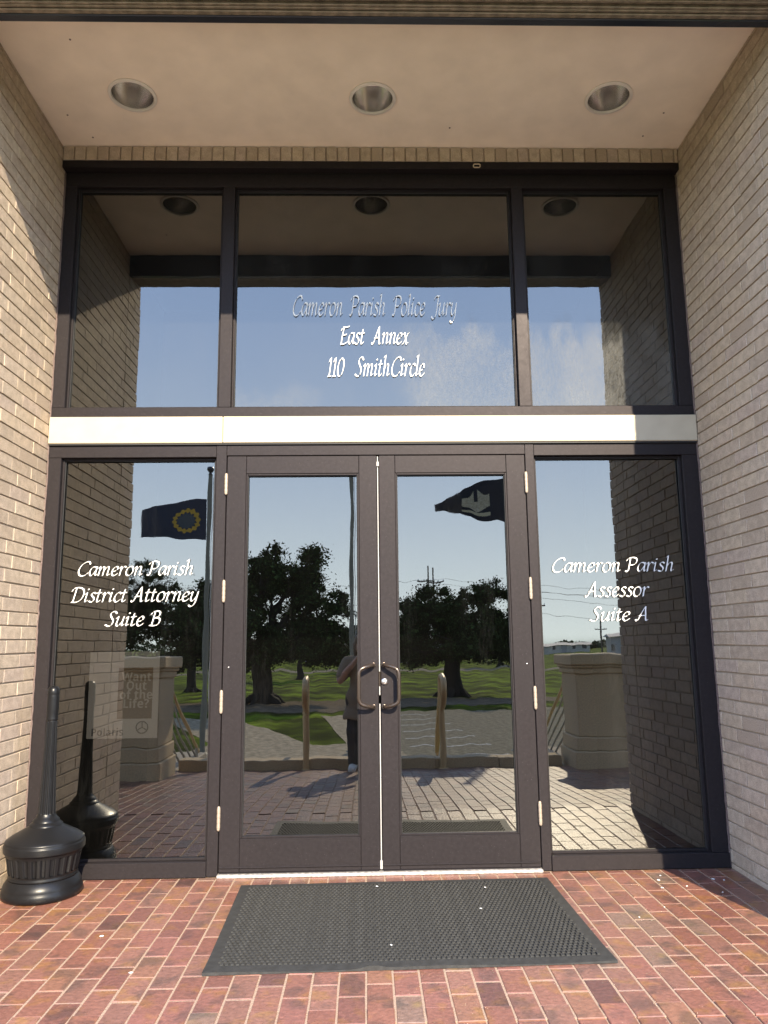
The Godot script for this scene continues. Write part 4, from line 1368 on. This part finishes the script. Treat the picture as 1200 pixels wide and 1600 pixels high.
func trees() -> void:
	M.bark = tri_mat(lin(.024, .02, .016), T.grain2, 1.2, 0.95, T.rug, 1.5)
	M.leaf = mat(Color.WHITE, 0.85, 0.0, 0.2)
	M.leaf.vertex_color_use_as_albedo = true
	M.leaf.backlight_enabled = true
	M.leaf.backlight = Color(0.12, 0.12, 0.12)
	tree(Vector3(-4.15, GROUND, 27.0), "large dark live oak left of the middle flagpole, trunk on the lawn", 0.42, 1.7, [[-2.6, 3.0, 0, 1.7, 1.2], [-1.3, 4.0, .6, 1.8, 1.2], [.4, 4.6, 0, 1.5, 1.1], [.3, 5.5, -.3, .9, .7], [1.5, 4.9, .3, .9, 1.0], [2.4, 3.6, 0, 1.3, .9], [1.4, 2.6, .8, 1.6, .9], [-.6, 2.7, -1.2, 1.8, .9], [-2.0, 2.2, .8, 1.5, .6], [2.6, 2.5, -.5, 1.0, .7], [2.0, 5.9, .2, .35, .3], [-1.2, 1.9, .9, 1.7, .55], [.9, 2.0, -.9, 1.6, .5], [2.4, 1.9, .4, 1.1, .45], [-2.9, 1.9, 0, 1.2, .5]], 85000, 71)
	tree(Vector3(3.83, GROUND, 30.0), "broad low live oak right of the middle flagpole with thick trunk", 0.40, 1.6, [[-1.9, 3.3, 0, 1.3, .9], [-.6, 3.9, .3, 1.5, .9], [.8, 3.1, 0, 1.5, .9], [2.4, 2.9, 0, 1.4, .8], [1.6, 4.5, .4, 1.15, .6], [-1.6, 2.4, 0.8, 1.2, .6], [.3, 2.4, -1.0, 1.7, .7], [2.6, 2.2, .6, 1.0, .5], [-2.6, 2.6, -.6, .8, .5], [-1.4, 1.8, .5, 1.2, .4], [1.4, 1.9, .8, 1.5, .4], [2.8, 1.8, -.2, .9, .4]], 80000, 72)
	tree(Vector3(-8.75, GROUND, 35.0), "slender oak standing behind the left flagpole, thin trunk", 0.22, 2.6, [[-3.0, 5.4, 0, 1.5, 1.3], [-1.6, 4.6, .6, 1.5, 1.1], [0, 4.4, 0, 1.2, 1.0], [1.0, 4.7, .3, .9, .9], [-2.8, 3.5, .5, 1.4, 1.0], [.2, 3.2, -.4, 1.4, .7], [-4.4, 4.4, 0, 1.4, 1.2]], 40000, 73)
	tree(Vector3(-14.5, GROUND, 33.0), "dark round oak at the far left of the lawn", 0.4, 2.2, [[0, 4.5, 0, 2.0, 1.6], [1.6, 4.2, .5, 1.6, 1.3], [2.6, 3.0, 0, 1.5, 1.0], [-1.5, 3.6, 0, 1.6, 1.3], [.4, 2.8, 1, 1.8, .9]], 34000, 74)
	tree(Vector3(-4.55, GROUND, 50.0), "small young oak with thin trunk behind the large left oak", 0.16, 1.5, [[0, 3.0, 0, 1.3, .9], [1.1, 2.7, 0, 1.1, .7], [-1.1, 2.6, .3, 1.1, .7], [.3, 3.9, 0, .9, .6]], 12000, 75, 0.2)
	tree(Vector3(0.4, GROUND, 64.0), "pale spreading oak far off between the two large oaks", 0.24, 1.6, [[0, 3.4, 0, 1.8, 1.1], [1.8, 3.0, 0, 1.5, .9], [-1.7, 3.0, 0, 1.5, .9], [3.3, 2.7, 0, 1.2, .8]], 12000, 76, 0.24)
	tree(Vector3(13.5, GROUND, 74.0), "round oak far off to the right beside the road", 0.26, 1.6, [[0, 3.6, 0, 1.9, 1.3], [1.7, 3.1, 0, 1.4, .9], [-1.7, 3.1, 0, 1.4, .9]], 10000, 77, 0.26)
	# shrubs and a far wood beyond the lawn
	var r := RandomNumberGenerator.new()
	r.seed = 88
	var b := MB.new()
	b.colored = true
	for i in 16000:
		var u := r.randf()
		var x := lerpf(-95.0, 19.0, u)
		var z := 96.0 + r.randf_range(-3, 5)
		var hgt := 3.2 + 1.6 * sin(x * 0.21) + 1.2 * sin(x * 0.57 + 1.0)
		hgt = maxf(hgt, 1.6)
		var c := Vector3(x, GROUND + hgt * pow(r.randf(), 0.7), z)
		var ax := Vector3(r.randfn(), r.randfn(), r.randfn()).normalized()
		var bx := ax.cross(Vector3(r.randfn(), r.randfn(), r.randfn())).normalized()
		var s := r.randf_range(0.25, 0.6)
		var g := r.randf_range(0.6, 1.3)
		b.tint = Color(.045 * g, .060 * g, .022 * g)
		var nn := ax.cross(bx)
		var i0 := b.vert(c - ax * s * 0.5, nn)
		b.vert(c + bx * s * 0.3, nn); b.vert(c + ax * s * 0.5, nn); b.vert(c - bx * s * 0.3, nn)
		b.tri(i0, i0 + 1, i0 + 2); b.tri(i0, i0 + 2, i0 + 3)
	for i in 7000:
		var x := r.randf_range(15.0, 230.0)
		var z := 330.0 + r.randf_range(-6, 6)
		var c := Vector3(x, GROUND + (2.2 + 1.3 * sin(x * 0.08) + sin(x * 0.31)) * r.randf(), z)
		var ax := Vector3(r.randfn(), r.randfn(), r.randfn()).normalized()
		var bx := ax.cross(Vector3(r.randfn(), r.randfn(), r.randfn())).normalized()
		var s := r.randf_range(1.0, 2.4)
		var g := r.randf_range(0.7, 1.3)
		b.tint = Color(.05 * g, .065 * g, .03 * g)
		var nn := ax.cross(bx)
		var i0 := b.vert(c - ax * s * 0.5, nn)
		b.vert(c + bx * s * 0.3, nn); b.vert(c + ax * s * 0.5, nn); b.vert(c - bx * s * 0.3, nn)
		b.tri(i0, i0 + 1, i0 + 2); b.tri(i0, i0 + 2, i0 + 3)
	var o := put("distant_woods", b.mesh(), M.leaf, self)
	o.set_meta("kind", "stuff"); tag(o, "dark far wood and hedges along the horizon", "woods")

func far_things() -> void:
	M.wood_pole = mat(lin(.10, .08, .06), 0.9)
	M.wire = mat(lin(.05, .05, .055), 0.7)
	M.white_wall = tri_mat(lin(.48, .47, .44), T.soft, 0.2, 0.8)
	M.roof_metal = mat(lin(.30, .30, .31), 0.7)
	M.window_dark = mat(lin(.03, .035, .04), 0.2)
	utility_pole(Vector3(7.6, GROUND, 90.0), 12.0, "left post of the paired utility poles above the right oak")
	utility_pole(Vector3(8.5, GROUND, 90.0), 11.8, "right post of the paired utility poles above the right oak")
	utility_pole(Vector3(18.2, GROUND, 78.0), 8.2, "utility pole with one crossarm beside the far road")
	utility_pole(Vector3(47.0, GROUND, 150.0), 7.2, "far utility pole seen near the right wall's edge")
	# wires strung between poles
	var runs := [[Vector3(-40, 9.0, 92), Vector3(7.6, 9.4, 90)], [Vector3(8.5, 9.4, 90), Vector3(60, 8.2, 86)], [Vector3(8.5, 8.7, 90), Vector3(60, 7.3, 86)], [Vector3(-40, 6.9, 80), Vector3(18.2, 6.7, 78)], [Vector3(18.2, 6.9, 78), Vector3(62, 8.6, 96)], [Vector3(18.2, 6.3, 78), Vector3(62, 7.2, 96)], [Vector3(18.2, 4.6, 78), Vector3(62, 5.0, 96)]]
	for k in runs.size():
		var w := thing("overhead_wire", "thin dark overhead wire strung across the sky between poles", "wire", runs[k][0], "overhead wires between the poles")
		var pts := []
		for i in 13:
			var u := i / 12.0
			pts.append((runs[k][1] - runs[k][0]) * u + Vector3(0, -1.1 * 4.0 * u * (1.0 - u), 0))
		var b := MB.new()
		b.tube(pts, 0.018, 0.018, 5)
		put("cable", b.mesh(), M.wire, w)
	house(Vector3(51.5, GROUND, 200.0), Vector3(14, 2.1, 4), "long low white building far off across the fields", M.white_wall, 5)
	house(Vector3(40.6, GROUND, 121.0), Vector3(2.6, 3.4, 3), "narrow pale blue building beside the far utility pole", M.roof_metal, 2)
	house(Vector3(6.5, GROUND, 112.0), Vector3(12, 3.0, 7), "white cottage glimpsed under the right oak", M.white_wall, 4)
	house(Vector3(-11.0, GROUND, 130.0), Vector3(14, 3.2, 8), "white bungalow far behind the left oak", M.white_wall, 4)

func utility_pole(at: Vector3, h: float, label: String) -> void:
	var t := thing("utility_pole", label, "utility pole", at, "utility poles beyond the lawn")
	var b := MB.new()
	b.tube([Vector3(0, -0.3, 0), Vector3(0, h, 0)], 0.16, 0.11, 10)
	put("post", b.mesh(), M.wood_pole, t)
	b = MB.new()
	b.box(Vector3(-1.1, h - 2.0, -0.16), Vector3(1.1, h - 1.84, -0.04), 0.01)
	put("crossarm", b.mesh(), M.wood_pole, t)
	for x in [-1.0, -0.5, 0.5, 1.0]:
		b = MB.new()
		b.lathe([[0.0, 0.0], [0.05, 0.0], [0.06, 0.06], [0.04, 0.1], [0.055, 0.14], [0.0, 0.2]], 8, Vector3(x, h - 1.84, -0.1))
		put("insulator", b.mesh(), M.white_vinyl, t)

func house(at: Vector3, s: Vector3, label: String, m: Material, wins: int) -> void:
	var t := thing("far_building", label, "building", at, "buildings on the horizon")
	var hx := s.x / 2
	var hz := s.z / 2
	put_box("wall", at + Vector3(-hx, 0, -hz), at + Vector3(hx, s.y, hz), m, t, 0.02)
	var b := MB.new()
	var e := 0.4
	var ridge := s.y + s.z * 0.16
	b.quad_auto(Vector3(-hx - e, s.y - 0.05, -hz - e), Vector3(hx + e, s.y - 0.05, -hz - e), Vector3(hx + e, ridge, 0), Vector3(-hx - e, ridge, 0), Vector3(0, 0, 0))
	b.quad_auto(Vector3(-hx - e, s.y - 0.05, hz + e), Vector3(hx + e, s.y - 0.05, hz + e), Vector3(hx + e, ridge, 0), Vector3(-hx - e, ridge, 0), Vector3(0, 0, 0))
	for x in [-hx - e, hx + e]:
		var nn := Vector3(signf(x), 0, 0)
		var i := b.vert(Vector3(x, s.y - 0.05, -hz - e), nn)
		b.vert(Vector3(x, s.y - 0.05, hz + e), nn); b.vert(Vector3(x, ridge, 0), nn)
		b.tri(i, i + 1, i + 2)
	put("roof", b.mesh(), M.roof_metal, t)
	for k in wins:
		var x := lerpf(-hx, hx, (k + 0.5) / wins)
		put_box("window", at + Vector3(x - 0.5, 1.0, -hz - 0.04), at + Vector3(x + 0.5, 2.1, -hz + 0.02), M.window_dark, t, 0.01)
	put_box("door", at + Vector3(-0.45, 0.0, -hz - 0.05), at + Vector3(0.45, 2.05, -hz + 0.02), M.roof_metal, t, 0.01)

# ---------------------------------------------------------------- the photographer
# distance field of tapered capsules joined smoothly, meshed as surface nets
func capsule(p: Vector3, c: Array) -> float:
	var a: Vector3 = c[0]
	var ba: Vector3 = c[1] - a
	var t := clampf((p - a).dot(ba) / maxf(ba.length_squared(), 1e-9), 0.0, 1.0)
	return (p - a - ba * t).length() - lerpf(c[2], c[3], t)

func nets(bones: Array, cell: float, blend: float, grow: float, keep: Callable) -> MB:
	var lo := Vector3.ONE * 1e9
	var hi := -lo
	for c in bones:
		for k in 2:
			var rr: float = c[2 + k] + grow + cell * 2.0
			lo = lo.min(c[k] - Vector3.ONE * rr); hi = hi.max(c[k] + Vector3.ONE * rr)
	var n := Vector3i(((hi - lo) / cell).ceil()) + Vector3i.ONE
	var f := PackedFloat32Array()
	f.resize(n.x * n.y * n.z)
	f.fill(1.0)
	# each bone is stamped into the cells around it
	for c in bones:
		var r: float = maxf(c[2], c[3]) + grow + blend + cell * 2.0
		var a: Vector3 = (c[0] as Vector3).min(c[1]) - Vector3.ONE * r
		var b: Vector3 = (c[0] as Vector3).max(c[1]) + Vector3.ONE * r
		var ia := Vector3i(((a - lo) / cell).floor()).clamp(Vector3i.ZERO, n - Vector3i.ONE)
		var ib := Vector3i(((b - lo) / cell).ceil()).clamp(Vector3i.ZERO, n - Vector3i.ONE)
		for z in range(ia.z, ib.z + 1):
			for y in range(ia.y, ib.y + 1):
				for x in range(ia.x, ib.x + 1):
					var p := lo + Vector3(x, y, z) * cell
					var d := capsule(p, c) - grow
					var i := x + n.x * (y + n.y * z)
					var o := f[i]
					var h := maxf(blend - absf(o - d), 0.0) / blend
					f[i] = minf(o, d) - h * h * blend * 0.25
	for z in n.z:
		for y in n.y:
			for x in n.x:
				var i := x + n.x * (y + n.y * z)
				if f[i] < cell * 2.0:
					f[i] = maxf(f[i], keep.call(lo + Vector3(x, y, z) * cell))
	var m := MB.new()
	var at := PackedInt32Array()
	at.resize(f.size())
	at.fill(-1)
	var sx := 1
	var sy := n.x
	var sz := n.x * n.y
	for z in n.z - 1:
		for y in n.y - 1:
			for x in n.x - 1:
				var i := x + n.x * (y + n.y * z)
				var inside := 0
				for k in 8:
					if f[i + (k & 1) * sx + ((k >> 1) & 1) * sy + ((k >> 2) & 1) * sz] < 0.0:
						inside += 1
				if inside == 0 or inside == 8:
					continue
				var sum := Vector3.ZERO
				var cnt := 0
				for e in [[0, 1], [2, 3], [4, 5], [6, 7], [0, 2], [1, 3], [4, 6], [5, 7], [0, 4], [1, 5], [2, 6], [3, 7]]:
					var ka: int = e[0]
					var kb: int = e[1]
					var fa := f[i + (ka & 1) * sx + ((ka >> 1) & 1) * sy + ((ka >> 2) & 1) * sz]
					var fb := f[i + (kb & 1) * sx + ((kb >> 1) & 1) * sy + ((kb >> 2) & 1) * sz]
					if (fa < 0.0) != (fb < 0.0):
						var u := fa / (fa - fb)
						sum += Vector3(ka & 1, (ka >> 1) & 1, (ka >> 2) & 1).lerp(Vector3(kb & 1, (kb >> 1) & 1, (kb >> 2) & 1), u)
						cnt += 1
				var g := Vector3(f[i + sx] - f[i], f[i + sy] - f[i], f[i + sz] - f[i]) + Vector3(f[i + sx + sy + sz] - f[i + sy + sz], f[i + sx + sy + sz] - f[i + sx + sz], f[i + sx + sy + sz] - f[i + sx + sy])
				at[i] = m.vert(lo + (Vector3(x, y, z) + sum / cnt) * cell, g.normalized())
	for z in range(1, n.z - 1):
		for y in range(1, n.y - 1):
			for x in range(1, n.x - 1):
				var i := x + n.x * (y + n.y * z)
				for k in 3:
					var step: int = [sx, sy, sz][k]
					if (f[i] < 0.0) == (f[i + step] < 0.0):
						continue
					var u: int = [sy, sz, sx][k]
					var w: int = [sz, sx, sy][k]
					var a := at[i]; var b := at[i - u]; var c := at[i - u - w]; var d := at[i - w]
					if a < 0 or b < 0 or c < 0 or d < 0:
						continue
					m.tri(a, b, c); m.tri(a, c, d)
	return m

func finger(root: Vector3, dir: Vector3, curl: Vector3, len: float, r: float) -> Array:
	var p1 := root + dir * len * 0.45
	var d2 := (dir + curl * 0.8).normalized()
	var p2 := p1 + d2 * len * 0.32
	var d3 := (d2 + curl * 0.9).normalized()
	return [[root, p1, r, r * 0.95], [p1, p2, r * 0.95, r * 0.88], [p2, p2 + d3 * len * 0.25, r * 0.88, r * 0.75]]

func photographer() -> void:
	var z0 := 4.92
	var yb := plaza_y(z0)
	var o := Vector3(-0.04, yb, z0)
	var t := thing("person", "person in grey shirt and dark trousers holding up a phone on the plaza", "person", o)
	var skin := mat(lin(.42, .24, .17), 0.55)
	var shirt := mat(lin(.24, .185, .135), 0.9, 0.0, 0.2)
	var trousers := mat(lin(.035, .032, .035), 0.9)
	var hair_m := mat(lin(.10, .055, .03), 0.6)
	var shoe_m := mat(lin(.62, .60, .56), 0.7)
	var no_cut := func(_p: Vector3) -> float: return -1.0
	# joints, relative to the feet; the person faces -z
	var hip := Vector3(0, 0.84, 0.02)
	var chest := Vector3(0, 1.18, 0.03)
	var neck := Vector3(0, 1.33, 0.03)
	var head := Vector3(0.0, 1.485, -0.005)
	var body := [[hip + Vector3(-.06, 0, 0), hip + Vector3(.06, 0, 0), .135, .135], [hip, chest, .135, .145], [chest + Vector3(-.08, .06, 0), chest + Vector3(.08, .06, 0), .11, .11], [neck - Vector3(0, .04, 0), head - Vector3(0, .05, 0), .056, .05]]
	var legs := []
	var feet := []
	var arms := []
	var wrists := []
	for s in [-1.0, 1.0]:
		var h := hip + Vector3(s * .085, -.04, 0)
		var knee := Vector3(s * .115, .46, -.015)
		var ankle := Vector3(s * .125, .085, .03)
		legs.append([h, knee, .092, .062]); legs.append([knee, ankle, .062, .045])
		feet.append([Vector3(s * .125, .045, .05), Vector3(s * .14, .035, -.12), .045, .038])
		var sh := Vector3(s * .185, 1.27, .03)
		var el := Vector3(s * .27, 1.06, -.06)
		var wr := Vector3(s * .085 + .04, 1.335, -.205)
		arms.append([sh, el, .056, .044]); arms.append([el, wr, .043, .028])
		wrists.append([el, wr])
	var all: Array = body + legs + feet + arms
	# head
	all += [[head + Vector3(0, .02, .01), head + Vector3(0, -.03, -.015), .092, .078], [head + Vector3(0, -.07, -.035), head + Vector3(0, -.085, -.045), .05, .042]]
	var b := nets(all, 0.0135, 0.035, 0.0, no_cut)
	var face := nets([[head + Vector3(0, -.005, -.088), head + Vector3(0, -.038, -.108), .012, .016], [head + Vector3(-.022, -.068, -.083), head + Vector3(.022, -.068, -.083), .009, .009], [head + Vector3(-.088, .0, .01), head + Vector3(-.09, -.045, .005), .016, .011], [head + Vector3(.088, .0, .01), head + Vector3(.09, -.045, .005), .016, .011]], 0.005, 0.01, 0.0, no_cut)
	append_mesh(b, face.mesh(), Transform3D.IDENTITY)
	# hands closed on the phone's edges
	var phone_c := Vector3(0.04, 1.455, -0.275)
	for s in [-1.0, 1.0]:
		var wr: Vector3 = wrists[0 if s < 0 else 1][1]
		var palm := phone_c + Vector3(s * .052, -.055, .02)
		var hand := [[wr, palm, .026, .026], [palm + Vector3(0, -.02, 0), palm + Vector3(0, .025, -.004), .022, .020]]
		for k in 4:
			var rt := palm + Vector3(s * .004, .032 - k * .019, -.014)
			hand += finger(rt, Vector3(s * .15, .25 - k * .12, -1).normalized(), Vector3(-s * 1.1, 0, -.1), [.062, .068, .064, .05][k], .0085)
		hand += finger(palm + Vector3(-s * .006, -.01, .012), Vector3(-s * .5, .8, .25).normalized(), Vector3(-s * .2, .2, -.25), .058, .0098)
		append_mesh(b, nets(hand, 0.004, 0.008, 0.0, no_cut).mesh(), Transform3D.IDENTITY)
	put("body", b.mesh(), skin, t)
	var sleeve := []
	for i in [0, 2]:
		var el: Vector3 = arms[i][1]
		sleeve.append([arms[i][0], (arms[i][0] as Vector3).lerp(el, .75), .066, .064])
	var shirt_cut := func(p: Vector3) -> float: return maxf(0.60 + 0.012 * sin(p.x * 30.0) - p.y, p.y - 1.345)
	put("shirt", nets(body.slice(0, 3) + sleeve + [[Vector3(-.075, .62, .02), Vector3(.075, .62, .02), .155, .155], [Vector3(0, .62, .02), hip, .16, .15]], 0.014, 0.05, 0.014, shirt_cut).mesh(), shirt, t)
	var leg_cut := func(p: Vector3) -> float: return maxf(0.07 - p.y, p.y - 0.90)
	put("trousers", nets(legs + [[hip + Vector3(-.06, 0, 0), hip + Vector3(.06, 0, 0), .13, .13]], 0.014, 0.04, 0.018, leg_cut).mesh(), trousers, t)
	var hair_cut := func(p: Vector3) -> float: return 0.06 - (p - (head + Vector3(0, -.035, -.125))).length()
	put("hair", nets([[head + Vector3(0, .045, .015), head + Vector3(0, -.02, .04), .095, .092], [head + Vector3(0, -.02, .05), head + Vector3(0, -.20, .06), .085, .05], [head + Vector3(-.075, .0, .01), head + Vector3(-.085, -.16, .015), .035, .02], [head + Vector3(.075, .0, .01), head + Vector3(.085, -.16, .015), .035, .02]], 0.009, 0.03, 0.004, hair_cut).mesh(), hair_m, t)
	put("shoes", nets(feet, 0.01, 0.02, 0.010, func(p: Vector3) -> float: return -p.y).mesh(), shoe_m, t)
	for s in [-1.0, 1.0]:
		var e := MB.new()
		e.lathe([[0, -.011], [.008, -.008], [.011, 0], [.008, .008], [0, .011]], 12)
		put("eye", e.mesh(), mat(lin(.7, .7, .7), 0.2), t).position = head + Vector3(s * .032, .0, -.082)
	# the phone in the hands
	var ph := thing("smartphone", "dark smartphone held upright by the person on the plaza", "phone", o + phone_c)
	var pb := MB.new()
	pb.box(Vector3(-.037, -.075, -.004), Vector3(.037, .075, .004), 0.003)
	put("case", pb.mesh(), mat(lin(.03, .03, .035), 0.35), ph)
	pb = MB.new()
	pb.lathe([[0, .0025], [.006, .0025], [.008, .001], [.008, 0]], 16)
	var ln := put("lens", pb.mesh(), mat(lin(.01, .01, .012), 0.1), ph)
	ln.transform = Transform3D(Basis(Vector3.RIGHT, -PI / 2), Vector3(-.02, .055, -.0042))
